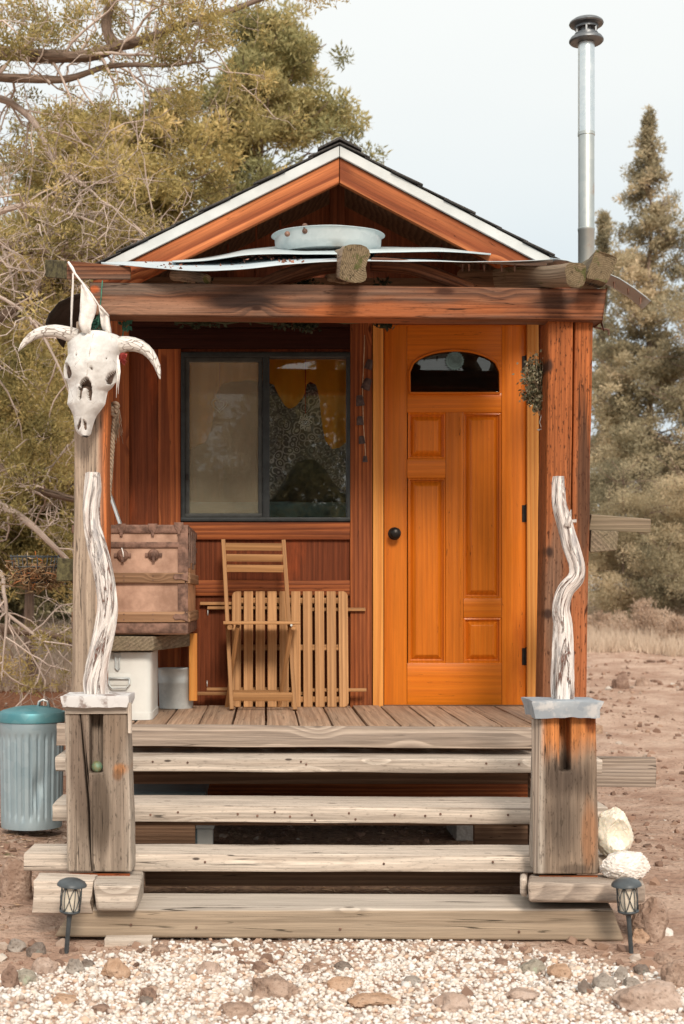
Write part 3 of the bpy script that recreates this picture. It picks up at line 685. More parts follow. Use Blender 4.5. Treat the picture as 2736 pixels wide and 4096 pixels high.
# side shelf right, and block left
w=MB();w.hexa([P(1349,1216,-1.12),P(1492,1221,-1.12),P(1492,1190,-1.12),P(1356,1179,-1.12),P(1345,1212,-.85),P(1480,1216,-.85),P(1480,1188,-.85),P(1350,1178,-.85)],0);w.build('side_shelf',MAT['plank'],porch,bevel=.004)
w=MB();w.hexa([P(1352,1267,-1.14),P(1414,1262,-1.14),P(1418,1218,-1.14),P(1355,1215,-1.14),P(1348,1262,-.95),P(1402,1256,-.95),P(1404,1218,-.95),P(1348,1216,-.95)],1);w.build('shelf_block',MAT['plank'],porch,bevel=.005)
w=MB();w.hexa([P(129,1332,-1.08),P(168,1332,-1.08),P(168,1281,-1.08),P(132,1278,-1.08),P(136,1330,-.9),P(170,1330,-.9),P(170,1282,-.9),P(136,1282,-.9)],1);w.build('shelf_block',MAT['moss'],porch,bevel=.005)
# ================================================================= STEPS
steps=thing('front_steps','bleached grey open timber steps leading up to the cabin porch','steps',(.25,-1.8,0))
def tread(px0,px1,yl,yr,th,Yf,dep,seed,mat='tread'):
    w=MB();h=M(th,Yf);a=P(px0,yl,Yf);b=P(px1,yr,Yf)
    w.timber(a+Vector((0,dep/2,-h/2)),b+Vector((0,dep/2,-h/2)),dep,h,.009,.0035,seed=seed,pith=(.02,-.05));w.build('tread',MAT[mat],steps)
tread(127,1380,1735,1741,33,-1.40,.40,1.)
tread(120,1394,1844,1852,39,-1.72,.31,2.)
tread(56,1412,1957,1961,40,-2.00,.24,3.)
w=MB();Y=-2.3
w.hexa([P(124,2147,Y-.03),P(1432,2157,Y-.03),P(1404,2083,Y),P(166,2080,Y),P(150,2140,Y+.25),P(1400,2145,Y+.25),P(1385,2050,Y+.262),P(185,2046,Y+.262)],0);w.build('tread',MAT['bottom'],steps,bevel=.008)
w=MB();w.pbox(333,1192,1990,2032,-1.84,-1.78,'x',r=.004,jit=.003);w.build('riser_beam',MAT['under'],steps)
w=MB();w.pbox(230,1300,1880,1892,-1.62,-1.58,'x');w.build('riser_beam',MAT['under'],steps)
for px in (240,1290):
    w=MB();x=PX(px,-1.9)
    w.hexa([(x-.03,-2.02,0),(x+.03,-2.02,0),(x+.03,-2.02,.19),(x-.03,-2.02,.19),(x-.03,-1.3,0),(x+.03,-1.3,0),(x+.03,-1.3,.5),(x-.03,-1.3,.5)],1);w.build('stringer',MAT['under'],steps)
def nails(pts,Yf):
    for (a,c) in pts:
        w=MB();q=P(a,c,Yf-.0035);w.lathe([(.001,.001),(.0045,.0005),(.005,-.004)],q,8,tilt=Matrix.Rotation(R(90),3,'X'));w.build('nail',MAT['iron'],steps,sharp=40)
nails([(408,1862),(545,1866),(590,1870),(630,1862),(665,1872),(715,1868),(722,1880),(800,1864),(815,1878),(905,1868),(975,1870),(1010,1866),(1080,1870),(1165,1868),(345,1868)],-1.72)
nails([(430,1748),(690,1746),(702,1752),(1115,1750),(1190,1752),(350,1746)],-1.40)
nails([(470,1976),(880,1980),(1130,1976)],-2.0)
nails([(450,2126),(780,2130),(1190,2136),(300,2120)],-2.325)
# base blocks under the pedestals
Yq=-2.33
w=MB();w.timber(P(84,2046,-2.24),P(216,2048,-2.24),.16,M(72,-2.24),.012,.006,seed=3);w.build('base_block',MAT['tread'],steps)
w=MB();w.hexa([P(222,2088,-2.38),P(310,2088,-2.38),P(322,2030,-2.38),P(214,2026,-2.38),P(222,2070,-2.05),P(330,2066,-2.05),P(330,1996,-2.0),P(214,1996,-2.0)],0);w.build('base_block',MAT['tread'],steps,bevel=.01)
w=MB();w.hexa([P(1212,2068,-2.40),P(1478,2070,-2.34),P(1480,2028,-2.34),P(1209,2022,-2.40),P(1212,2062,-2.08),P(1470,2062,-2.05),P(1470,2004,-2.0),P(1212,2004,-2.05)],0);w.build('base_block',MAT['rim'],steps,bevel=.012)
w=MB();w.hexa([P(1192,2052,-2.3),P(1208,2058,-2.3),P(1208,2014,-2.3),P(1192,2012,-2.3),P(1192,2042,-2.1),P(1208,2048,-2.1),P(1208,2002,-2.1),P(1192,2002,-2.1)],0);w.build('base_block',MAT['tread'],steps,bevel=.01)
# pedestals
def pedestal(name,label,tl,tr,bl,br,yt,yb,slot,mat,capmat,cap,crack=None):
    Y0,Y1,Y2=-2.15,-2.06,-1.97
    z0=PZ(yb,Y0);z1=PZ(yt,Y0);cx=PX((bl+br)/2,Y0)
    root=thing(name,label,'post',(cx,Y0,z0))
    xl=lambda z:PX(bl+(tl-bl)*(z-z0)/(z1-z0),Y0)
    xr=lambda z:PX(br+(tr-br)*(z-z0)/(z1-z0),Y0)
    s0,s1,zs=PX(slot[0],Y0),PX(slot[1],Y0),PZ(slot[2],Y0)
    w=MB()
    N=14
    def side(fn,a,b,seed):
        return [(fn(a+(b-a)*i/N)+nz((seed,i*.7,0))*.003,a+(b-a)*i/N) for i in range(N+1)]
    L=side(xl,z0,z1,1.);Rr=side(xr,z0,z1,5.)
    slotL=[(s0+.002,zs+(z1-zs)*i/6) for i in range(7)]
    if crack:
        ck=[]
        for i in range(N+1):
            z=z0+(z1-z0)*i/N;py=yb+(yt-yb)*i/N
            ck.append((PX(np.interp(py,[c[1] for c in crack],[c[0] for c in crack]),Y0)+nz((z*20,1,1))*.002,z))
        wd=[.0018+.0025*math.sin(math.pi*min(1,i/N*1.05)) for i in range(N+1)]
        w.prism(L+[(c[0]-d,c[1]) for c,d in zip(ck,wd)][::-1],Y0,Y1)
        w.prism([(c[0]+d,c[1]) for c,d in zip(ck,wd)]+[(s0,z1),(s0,zs),(s1,zs),(s1,z1)]+Rr[::-1],Y0,Y1)
    else:
        w.prism(L+[(s0,z1),(s0,zs),(s1,zs),(s1,z1)]+Rr[::-1],Y0,Y1)
    w.prism(L+Rr[::-1],Y1+.0008,Y2)
    w.build('timber_block',MAT[mat],root,bevel=.007)
    return root,z0,z1
ped1,z0,z1=pedestal('stair_post','squat grey cracked timber post with slot and peeling white top, left of steps','post' and 148,291,154,303,1618,1999,(205,236,1772),'ped_a','peelcap',None,[(182,1618),(195,1760),(203,1850),(207,1960),(212,2010)])
def ncap(root,pts,yt,yb,Yf,Yb_,mat,flare,name='cap'):
    a,b=pts;rows=[]
    xs=[PX(a,Yf),PX(b,Yf)];zt=PZ(yt,Yf);zb=PZ(yb,Yf)
    cx,cy=(xs[0]+xs[1])/2,(Yf+Yb_)/2;hx,hy=(xs[1]-xs[0])/2,(Yb_-Yf)/2
    N=64;vs=[]
    lv=[(.0,zt),(.93,zt),(.992,zt-.001),(1.0,zt-.006),(1.-flare*.5,(zt+zb)/2),(1.-flare,zb),(.93-flare,zb+.004)]
    for (s,z) in lv:
        for i in range(N):
            t=2*math.pi*i/N;c,sn=math.cos(t),math.sin(t);p=26
            rr=1/((abs(c)**p+abs(sn)**p)**(1/p))
            x=cx+c*rr*hx*s;y=cy+sn*rr*hy*s
            if abs(c)*rr>.9 and abs(sn)*rr>.9 and s>.99: x+=math.copysign(.008,c)
            d=nz((x*25,y*25,z*25),1,6)*.005
            vs.append((x+d,y-d*.6,z+nz((x*22,y*22,2),1,3)*(.006 if z<zt-.015 else .002)))
    fs=[]
    for k in range(len(lv)-1):
        for i in range(N): fs.append((k*N+i,k*N+(i+1)%N,(k+1)*N+(i+1)%N,(k+1)*N+i)[::-1])
    w=MB();w.add(vs,fs);return w.build(name,MAT[mat],root,sharp=50)
ncap(ped1,(141,293),1595,1622,-2.19,-1.95,'peelcap',.015)
w=MB();w.pbox(149,292,1619,1636,-2.16,-2.151,'x',r=.002,jit=.002);w.pbox(292.5,301,1612,1680,-2.165,-2.13,'z',r=.004,jit=.003);w.build('trim_strip',MAT['tread'],ped1)
ped2,z0,z1=pedestal('stair_post','squat charred timber post with orange upper face and zinc cap, right of steps',1240,1366,1231,1374,1630,2004,(1283,1309,1768),'ped_b','zinccap',None)
ncap(ped2,(1222,1381),1607,1646,-2.20,-1.97,'zinccap',.06)
w=MB();w.hexa([P(1222,2003,-2.12),P(1232,2003,-2.149),P(1240,1648,-2.149),P(1218,1648,-2.12),P(1222,1996,-1.98),P(1236,1996,-1.98),P(1242,1648,-1.98),P(1219,1648,-1.98)],2);w.build('side_board',MAT['rim'],ped2,bevel=.004)
for a,b,root in ((160,298,ped1),(1236,1370,ped2)):
    w=MB();yy=2001 if root is ped1 else 2006
    w.hexa([P(a,yy+8,-2.15),P(b,yy+7,-2.15),P(b,yy+1.,-2.15),P(a,yy+1,-2.15),P(a,yy+6,-2.0),P(b,yy+6,-2.0),P(b,yy-1,-2.0),P(a,yy-1,-2.0)],0);w.build('shim',MAT['trim'],root)
# ================================================================= GROUND
def sst(a,b,x):
    t=min(1,max(0,(x-a)/(b-a)));return t*t*(3-2*t)
def gz(x,y):
    D=y+D0
    r=.036*max(0,D-10.5); r=r if r<1.5 else 1.5+.2*(1-math.exp(-(r-1.5)))
    l=.085*max(0,D-8.4); l=l if l<.7 else .7+.25*(1-math.exp(-(l-.7)))
    w=sst(-.7,-1.6,x)*(1-sst(14,40,D)) if D<40 else 0
    z=r*(1-w)+max(l,r)*w
    amp=.022*sst(1.3,2.2,abs(x-.25))+.03*sst(12,25,D)
    z+=amp*nz((x*.9,y*.9,0),1,2)+amp*.5*nz((x*2.7,y*2.7,5),1,2)+.006*nz((x*9,y*9,1))
    # small bank on the left beside the steps
    z+=.06*sst(-1.0,-1.5,x)*sst(-2.9,-2.0,y)*(1-sst(6,9,D))
    return z
def axis(a,b,near,n0,step0,gr):
    v=[near]
    s=step0
    while v[-1]<b:
        v.append(v[-1]+s)
        if v[-1]>near+n0: s*=gr
    return v
xs=axis(0,420,0.,2.6,.045,1.09);xs=sorted([-x for x in xs[1:]]+xs);xs=[x+.25 for x in xs]
ysg=axis(0,420,-4.2,7.5,.05,1.075);ysg=[-420,-150,-60,-25,-12,-7,-5.2,-4.6]+ysg
vs=[];nx=len(xs)
for y in ysg:
    for x in xs: vs.append((x,y,gz(x,y) if abs(x)<100 and y<100 else gz(x,y)))
fs=[(i*nx+j,i*nx+j+1,(i+1)*nx+j+1,(i+1)*nx+j) for i in range(len(ysg)-1) for j in range(nx-1)]
m,nt,out=newmat('dry_earth');k=NT(nt);o=k.obj()
n1=k.noise(o,.35,5,.6);n2=k.noise(o,2.2,6,.65);n3=k.noise(o,30,5,.7);n4=k.noise(o,9,5,.6)
c=k.mix(k.rng(n2,.35,.65),(.38,.24,.175),(.56,.40,.31))
c=k.mix(k.math('MULTIPLY',k.rng(n3,.5,.68),.5),c,(.17,.10,.07))
c=k.mix(k.math('MULTIPLY',k.rng(n4,.56,.70),.5),c,(.58,.46,.37))
x_,y_,z_=k.sep(o)
# dry-grass tinted earth further back, red mulch to the left
far=k.rng(k.math('ADD',y_,k.math('MULTIPLY',k.math('SUBTRACT',n2,.5),6.)),16.,24.)
c=k.mix(k.math('MULTIPLY',far,.75),c,k.mix(k.rng(n4,.35,.65),(.33,.25,.15),(.45,.36,.24)))
lf=k.math('MULTIPLY',k.rng(k.math('ADD',x_,k.math('MULTIPLY',k.math('SUBTRACT',n2,.5),.8)),-1.0,-1.5),k.rng(k.math('ADD',y_,k.math('MULTIPLY',k.math('SUBTRACT',n2,.5),1.5)),.8,1.6))
lf=k.math('MULTIPLY',lf,k.rng(k.math('ADD',y_,k.math('MULTIPLY',k.math('SUBTRACT',n1,.5),5.)),7.5,6.))
c=k.mix(lf,c,k.mix(k.rng(n3,.4,.6),(.22,.085,.045),(.33,.16,.09)))
lg=k.math('MULTIPLY',k.rng(x_,-1.1,-1.8),k.rng(y_,6.,8.5))
c=k.mix(k.math('MULTIPLY',lg,.8),c,k.mix(k.rng(n4,.4,.6),(.36,.28,.16),(.47,.39,.26)))
# greenish moss near the can
gm=k.math('MULTIPLY',k.rng(k.noise(o,6,4,.6),.60,.68),k.math('MULTIPLY',k.rng(x_,-.85,-1.05),k.math('MULTIPLY',k.rng(y_,-1.6,-1.),k.rng(y_,.6,.1))))
c=k.mix(k.math('MULTIPLY',gm,.8),c,(.11,.14,.04))
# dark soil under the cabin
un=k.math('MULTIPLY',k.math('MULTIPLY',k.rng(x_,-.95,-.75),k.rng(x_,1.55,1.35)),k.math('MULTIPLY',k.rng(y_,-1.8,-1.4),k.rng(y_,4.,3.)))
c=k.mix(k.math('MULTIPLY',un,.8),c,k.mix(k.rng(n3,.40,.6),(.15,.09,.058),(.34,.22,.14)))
h=k.math('ADD',k.math('ADD',k.math('MULTIPLY',n3,.5),n4),k.math('MULTIPLY',n2,1.2))
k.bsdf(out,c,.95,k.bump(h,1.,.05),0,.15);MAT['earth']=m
g=mk('ground',vs,fs,MAT['earth'],None,sharp=180);tag(g,None,None,None,'structure');g['label']='reddish dry dirt ground around the cabin'
# ================================================================= THINGS ON THE PORCH
# ---- behind the window: yellow valance, patterned cloth, dark cushions, hanging ornaments
def pxpoly(pts,Y): return [(PX(a,Y),PZ(b,Y)) for a,b in pts]
MAT['yellow']=leafmat('mustard_curtain',[(0,(.72,.36,.03)),(1,(.86,.45,.05))],.45,.85)
Yc=.085
edge=[(418,1028),(440,1027),(470,1014),(484,985),(490,950),(497,900),(510,878),(560,872),(600,874),(628,880),(640,908),(652,930),(664,937),(680,930),(697,908),(703,880),(712,874),(726,884),(733,920),(738,970),(746,1010),(762,1030),(778,1026),(800,1008),(815,1004)]
w=MB();rows=[];top=790
for j in range(9):
    t=j/8;rows.append([])
    for i in range(97):
        a=418+(815-418)*i/96;b=float(np.interp(a,[e[0] for e in edge],[e[1] for e in edge]))
        p=P(a,top+(b-top)*t,Yc);p.y+=.012*math.sin(a*.16+t*1.5)*(.3+t)+nz((a*.02,t*2,0))*.015;rows[-1].append(p)
w.grid(rows);o=w.build('valance_curtain',MAT['yellow'],None,sharp=180,solid=.002,loc=P(610,800,Yc));tag(o,'mustard yellow scalloped curtain hanging inside the cabin window','curtain')
m,nt,out=newmat('paisley_cloth');k=NT(nt);o=k.obj()
o2=k.scl(o,(1,.0,1))
nn=k.n('ShaderNodeTexNoise');nn.inputs['Scale'].default_value=9.;k.put(nn.inputs['Vector'],o2)
wv=k.n('ShaderNodeVectorMath',operation='MULTIPLY_ADD');k.put(wv.inputs[0],nn.outputs['Color']);wv.inputs[1].default_value=(.035,0,.035);k.put(wv.inputs[2],o2)
d1=k.vor(wv.outputs[0],23.);d2=k.vor(o2,60.);big=k.vor(o2,5.,out='Color')
rings=k.math('PINGPONG',k.math('MULTIPLY',d1,5.5),1.)
pat=k.math('GREATER_THAN',rings,.62);dots=k.math('LESS_THAN',d2,.28)
fz=k.math('GREATER_THAN',k.sep(big)[0],.5)
pat=k.math('ADD',k.math('MULTIPLY',pat,fz),k.math('MULTIPLY',k.math('MAXIMUM',dots,k.math('MULTIPLY',pat,.4)),k.math('SUBTRACT',1.,fz)),clamp=True)
k.bsdf(out,k.mix(pat,(.10,.105,.10),(.42,.42,.385)),.95);MAT['paisley']=m
w=MB();rows=[]
for j in range(5): rows.append([P(600+230*i/40,880+330*j/4,1.25)+Vector((0,.008*math.sin(i*.8),0)) for i in range(41)])
w.grid(rows);o=w.build('tapestry',MAT['paisley'],None,sharp=180,solid=.002,loc=P(610,1100,1.25));tag(o,'black and white paisley cloth hung behind the window','tapestry')
MAT['darkcloth']=plain('charcoal_cloth',(.025,.027,.028),.95,0,.4,12,.3);MAT['tealcloth']=plain('teal_bedding',(.09,.15,.15),.9,0,.4,10,.4)
w=MB();prof=[(618,1150),(640,1120),(662,1085),(680,1062),(700,1054),(722,1056),(742,1072),(765,1108),(800,1142)]
rows=[]
for j in range(11):
    t=math.pi*j/10
    rows.append([P(a,1150,.55)+Vector((0,-.06*math.cos(t)*.9,(PZ(b,.55)-PZ(1152,.55))*math.sin(t)**.6)) for a,b in [(np.interp(q,np.linspace(0,1,9),[c[0] for c in prof]),np.interp(q,np.linspace(0,1,9),[c[1] for c in prof])) for q in np.linspace(0,1,30)]])
w.grid(rows);o=w.build('cushion',MAT['darkcloth'],None,sharp=180,loc=P(700,1150,.55));tag(o,'charcoal peaked cushion seen through the window glass','cushion')
w=MB();w.box(PX(420,.45),PX(805,.45),.40,.66,PZ(1215,.45),PZ(1152,.45),'x',r=.03,jit=.02);o=w.build('bedding',MAT['tealcloth'],None,sharp=180,loc=P(610,1190,.5));tag(o,'crumpled dark teal bedding along the bottom of the window','bedding')
MAT['silver']=plain('silver_charm',(.62,.63,.60),.4,.5,.2,40,.1)
MAT['redstring']=plain('red_string',(.35,.03,.02),.8)
def charm(px,py,label,kind):
    Y=.06;c=P(px,py,Y);root=thing('window_charm',label,'ornament',c)
    w=MB();w.tube([P(px+.5,820,Y),P(px,py-18,Y)],.0022,5);w.build('string',MAT['redstring'],root)
    w=MB()
    if kind:
        for rr,n,a in ((.030,8,.25),(.017,8,.3)):
            w.tube([c+Vector((math.cos(t)*rr*(1+a*math.cos(n*t)),0,math.sin(t)*rr*1.2*(1+a*math.cos(n*t)))) for t in np.linspace(0,2*math.pi,60)],.0025,5,caps=False)
        w.tube([c+Vector((math.cos(t)*.006,0,math.sin(t)*.008)) for t in np.linspace(0,2*math.pi,20)],.002,5,caps=False)
    else:
        hp=[Vector((.0026*16*math.sin(t)**3,0,.0026*(13*math.cos(t)-5*math.cos(2*t)-2*math.cos(3*t)-math.cos(4*t)))) for t in np.linspace(0,2*math.pi,50)]
        w.tube([c+p for p in hp],.0025,5,caps=False);w.tube([c+p*.6 for p in hp],.0018,5,caps=False)
    w.build('charm',MAT['silver'],root,sharp=180)
charm(700,968,'silver flower pendant on a red string in the clear window half',1)
charm(503,928,'wire heart on a string behind the screened window half',0)
# ---- glass gear on the door light
c=P(1043,826,-.012);w=MB();n=22;ol=[]
for i in range(n*2):
    t=2*math.pi*i/(n*2);r=.052 if i%2 else .044;ol.append((c.x+math.cos(t)*r,c.z+math.sin(t)*r))
root=thing('glass_gear','pale toothed glass disc stuck on the arched door pane','suncatcher',c)
w.prism(ol,-.0008,.0045);w.build('disc',plain('pale_blue_glass',(.16,.26,.27),.25,.2,.35,30,.05),root)
w=MB()
for rr in (.034,.024,.014,.005): w.tube([c+Vector((math.cos(t)*rr,.0108,math.sin(t)*rr)) for t in np.linspace(0,2*math.pi,40)],.0018,5,caps=False)
w.build('ring',plain('dark_rings',(.07,.11,.11),.4),root,sharp=180)
# ---- bell string
bs=thing('bell_string','string of rusty metal bells hanging beside the orange door frame','wind chime',P(836,768,-.05))
pth=[(836,768),(835,800),(833,850),(831,890),(832,930),(833,970),(836,1010),(838,1040),(837,1050)]
w=MB();w.tube([P(a,b,-.06) for a,b in pth],.0022,5);w.build('cord',MAT['twine'],bs,sharp=180)
for (a,b,s,tilt) in ((846,835,11,.3),(841,880,13,.35),(825,918,12,-.1),(825,964,10,-.05),(829,1008,9,-.1),(837,1052,7,0.)):
    w=MB();c=P(a,b,-.065);s_=M(s,-.06);rt=Matrix.Rotation(tilt,3,'Y')
    w.lathe([(.001,s_),(s_*.5,s_),(s_*.62,s_*.8),(s_*.75,0),(s_*.85,-s_),(s_*.78,-s_),(s_*.5,s_*.8)],c,14,tilt=rt,sy=.6);w.build('bell',MAT['rust'],bs,sharp=40)
# ---- dried plant in a wire holder on the right post
pl=thing('hanging_plant','dried pale-leaved plant in a wire holder on the right post','plant',P(1240,900,-.95))
Yl=-1.0
w=MB();lv=[];stems=[]
r2=random.Random(3)
for i in range(95):
    while True:
        _c=(r2.uniform(-1,1),r2.uniform(-1,1))
        if _c[0]**2+_c[1]**2<1: break
    a=P(1240+r2.uniform(-6,8),930+r2.uniform(-25,25),Yl);e=P(1230+34*_c[0],880+62*_c[1],Yl)+Vector((0,r2.uniform(-.07,.07),0))
    pt=[a.lerp(e,t)+Vector((r2.uniform(-.006,.006),r2.uniform(-.006,.006),.012*math.sin(t*3))) for t in (0,.33,.66,1)]
    w.tube(pt,[.0016,.0014,.0012,.0008],4)
    for p in pt[1:]+[pt[2].lerp(pt[3],.5)]*2:
        for _ in range(6): lv.append(p+Vector((r2.gauss(0,.012),r2.gauss(0,.012),r2.gauss(0,.012))))
w.build('stem',MAT['twine'],pl,sharp=180)
MAT['dryleaf']=leafmat('sage_green_leaves',[(0,(.06,.06,.035)),(.5,(.18,.17,.10)),(1,(.52,.47,.34))],.2)
w=MB()
for p in lv:
    d=Vector((r2.gauss(0,1),r2.gauss(0,1),r2.gauss(0,1)+.4)).normalized();s=d.cross(Vector((r2.gauss(0,1),r2.gauss(0,1),r2.gauss(0,1)))).normalized();L=r2.uniform(.012,.022)
    w.add([p,p+d*L*.5+s*L*.35,p+d*L,p+d*L*.5-s*L*.35],[(0,1,2,3)],None,0,r2.random())
w.build('leaves',MAT['dryleaf'],pl,sharp=180)
w=MB()
for a in ((1258,925),(1246,925)): w.tube([P(a[0],a[1],Yl-.02),P(a[0]-3,945,Yl-.02),P(a[0]-9,968,Yl-.02),P(a[0]-3,985,Yl-.02)],.0022,5)
w.tube([P(1246+math.cos(t)*14,985,Yl)+Vector((0,math.sin(t)*.03,0)) for t in np.linspace(0,2*math.pi,24)],.0022,5,caps=False)
w.tube([P(1246,905,Yl),P(1256,850,Yl+.02),P(1262,830,Yl+.03)],.0022,5);w.build('wire_holder',MAT['silver'],pl,sharp=180)
# ---- skull
MAT['horn']=None
m,nt,out=newmat('cracked_horn_core');k=NT(nt);g=k.attr('gr');gs_=k.scl(g,(1.,3.,3.))
cv=k.vor(k.scl(g,(22,75,75)),1.,'DISTANCE_TO_EDGE');ck=k.rng(cv,.0,.10,1.,0.)
nn=k.noise(g,30,4);ck=k.math('MULTIPLY',ck,k.rng(nn,.35,.6))
c=k.mix(ck,k.mix(nn,(.56,.53,.49),(.80,.78,.75)),(.26,.21,.18));k.bsdf(out,c,.8,k.bump(k.math('SUBTRACT',nn,ck),.6,.006));MAT['horn']=m
Ys=-1.27
def Q(x,y,dy=0.): return P(x*.29237,544.4+y*.29237,Ys)+Vector((0,dy,0))
skull=thing('cow_skull','bleached horned cow skull hanging on the left porch post','skull',Q(740,760))
rowsd=[(735,640,850),(750,590,905),(775,545,945),(820,522,968),(870,528,955),(920,530,932),(960,512,926),(1010,500,925),(1060,498,922),(1100,505,918),(1140,528,908),(1180,540,880),(1210,540,845),(1260,535,835),(1310,530,828),(1350,555,800),(1400,578,762),(1440,584,745),(1480,588,733),(1520,600,724),(1545,620,718),(1562,645,705)]
ys=np.linspace(735,1562,92);NU=64
L=np.interp(ys,[r[0] for r in rowsd],[r[1] for r in rowsd]);Rr=np.interp(ys,[r[0] for r in rowsd],[r[2] for r in rowsd])
dep=np.interp(ys,[735,850,1000,1150,1250,1400,1562],[.05,.085,.10,.09,.075,.05,.022])
fwd=np.interp(ys,[735,900,1100,1300,1562],[.03,.01,.0,-.01,-.015])
def poly_in(x,y,poly):
    ins=False;n=len(poly)
    for i in range(n):
        x1,y1=poly[i];x2,y2=poly[(i+1)%n]
        if (y1>y)!=(y2>y) and x<(x2-x1)*(y-y1)/(y2-y1)+x1: ins=not ins
    return ins
holes=[[(690,1122),(712,1128),(735,1170),(740,1225),(733,1290),(715,1300),(705,1262),(700,1200),(672,1200),(660,1262),(650,1295),(630,1285),(634,1205),(652,1160)],
 [(652,1428),(636,1450),(617,1490),(616,1515),(628,1518),(645,1490)],[(668,1440),(690,1460),(694,1505),(684,1527),(672,1505)],
 [(500,985),(535,995),(566,1040),(575,1095),(555,1112),(512,1100),(496,1040)],[(928,1035),(900,1058),(862,1085),(838,1135),(850,1160),(885,1150),(916,1115)],
 [(722,1040),(748,1045),(750,1062),(735,1070)],[(603,930),(612,930),(622,945),(610,945)],[(840,965),(856,955),(852,975),(842,980)]]
hd=[.06,.02,.02,.045,.045,.015,.01,.01]
w=MB();vs=[];mi_v=[]
for i,y in enumerate(ys):
    for j in range(NU):
        u=-1+2*j/(NU-1);us=math.copysign(abs(u)**.85,u)
        x=(L[i]+Rr[i])/2+us*(Rr[i]-L[i])/2
        d=-dep[i]*(1-abs(us)**3.2)+fwd[i]
        # brow and cheek modelling
        d+=.016*math.exp(-((y-1180)/90)**2)*(math.exp(-((x-590)/45)**2)+math.exp(-((x-800)/45)**2))
        d-=.012*math.exp(-((y-1040)/50)**2)*(math.exp(-((x-545)/28)**2)+math.exp(-((x-895)/28)**2))
        d-=.006*math.exp(-((x-(745-(y-735)*.09))/40)**2)
        if y>1180: d-=.012*math.exp(-((x-675)/55)**2)
        crx=745-(y-735)*.115
        if 760<y<1120: d+=.003*math.exp(-((x-crx)/5)**2)
        h=0
        for pg,hh in zip(holes,hd):
            if poly_in(x,y,pg): h=hh
        d+=h+nz((x*.02,y*.02,0))*.003+nz((x*.07,y*.07,3))*.0012
        vs.append(Q(x,y,d));mi_v.append(h>0)
fs=[];ms=[]
n=len(ys)
for i in range(n-1):
    for j in range(NU-1):
        q=(i*NU+j,i*NU+j+1,(i+1)*NU+j+1,(i+1)*NU+j);fs.append(q[::-1]);ms.append(1 if sum(mi_v[a] for a in q)>=3 else 0)
# back
for i in range(n):
    for (j,x) in ((0,L[i]),(1,(L[i]+Rr[i])/2),(2,Rr[i])):
        vs.append(Q(x,ys[i],fwd[i]+(.0 if j!=1 else .05)))
o0=n*NU
for i in range(n-1):
    for j in range(2):
        fs.append((o0+i*3+j,o0+i*3+j+1,o0+(i+1)*3+j+1,o0+(i+1)*3+j));ms.append(0)
w.v=[tuple(v) for v in vs];w.g=w.v;w.f=fs;w.m=ms;w.t=[.5]*len(vs)
w.build('cranium',[MAT['bone'],MAT['bonedark']],skull,sharp=180)
w=MB();dd_=lambda y:float(np.interp(y,ys,-dep+fwd))-.0055
w.tube([Q(745-(y-735)*.115+nz((y*.03,0,0))*4,y,dd_(y)+.002) for y in np.linspace(765,1105,30)],.0012,5);w.build('suture',MAT['suture'],skull,sharp=180)
for pts,rad in (([(600,768),(540,752),(480,738),(430,730),(380,733),(330,742),(285,760),(240,788),(205,822),(178,855),(150,898)],[58,56,52,48,45,42,38,33,26,18,5]),
                ([(905,840),(960,832),(1000,830),(1050,836),(1100,853),(1140,878),(1175,912),(1205,955),(1232,1010),(1248,1065),(1258,1115)],[60,62,58,54,50,45,40,34,27,18,5])):
    w=MB();k_=.29237*(Ys+D0)/S
    pp_=[Q(x,y,.02-.04*i/10) for i,(x,y) in enumerate(pts)]
    w.tube(pp_,[r*k_ for r in rad],18,jit=.10,seed=2.);w.build('horn',MAT['horn'],skull,sharp=180)
w=MB()
for (a,b,c2) in ((910,940,1260),(918,930,1180),(925,925,1230),(932,960,1150)):
    w.tube([Q(a,b,-.0),Q(a+12,(b+c2)/2,-.015),Q(a+4,c2,-.01)],[.004,.003,.001],5)
w.build('thong',MAT['cloth'],skull,sharp=180)
# ---- cloth bunting tied to the beam end
bun=thing('cloth_bunting','torn white cotton strips knotted on a cord above the skull','bunting',P(160,605,-1.3))
w=MB();w.tube([P(157,601,-1.27),P(166,615,-1.30),P(172,627,-1.30),P(190,650,-1.31),P(210,675,-1.31),P(228,702,-1.30),P(250,725,-1.28)],[.005,.007,.005,.004,.004,.003,.003],8);w.build('cord',MAT['cloth'],bun,sharp=180)
def strip(pts,Y,name='strip'):
    rows=[]
    for i,(a,b,y) in enumerate(pts): rows.append([P(a+(b-a)*j/6,y,Y)+Vector((nz((i*.9,j*.3,0))*.003,.012*math.sin(j*.9+i*.5),0)) for j in range(7)])
    w=MB();w.grid(rows);w.build(name,MAT['cloth'],bun,sharp=180,solid=.0015)
strip([(186,190,652),(185,203,668),(184,214,685),(183,222,698),(182,220,712),(181,214,728),(180,210,742),(189,206,764)],-1.31)
strip([(226,230,700),(229,250,722),(231,252,740),(234,255,754),(247,256,767)],-1.27)
strip([(166,169,626),(165,170,650),(162,168,690),(161,166,730),(161,165,758)],-1.30,'ribbon')
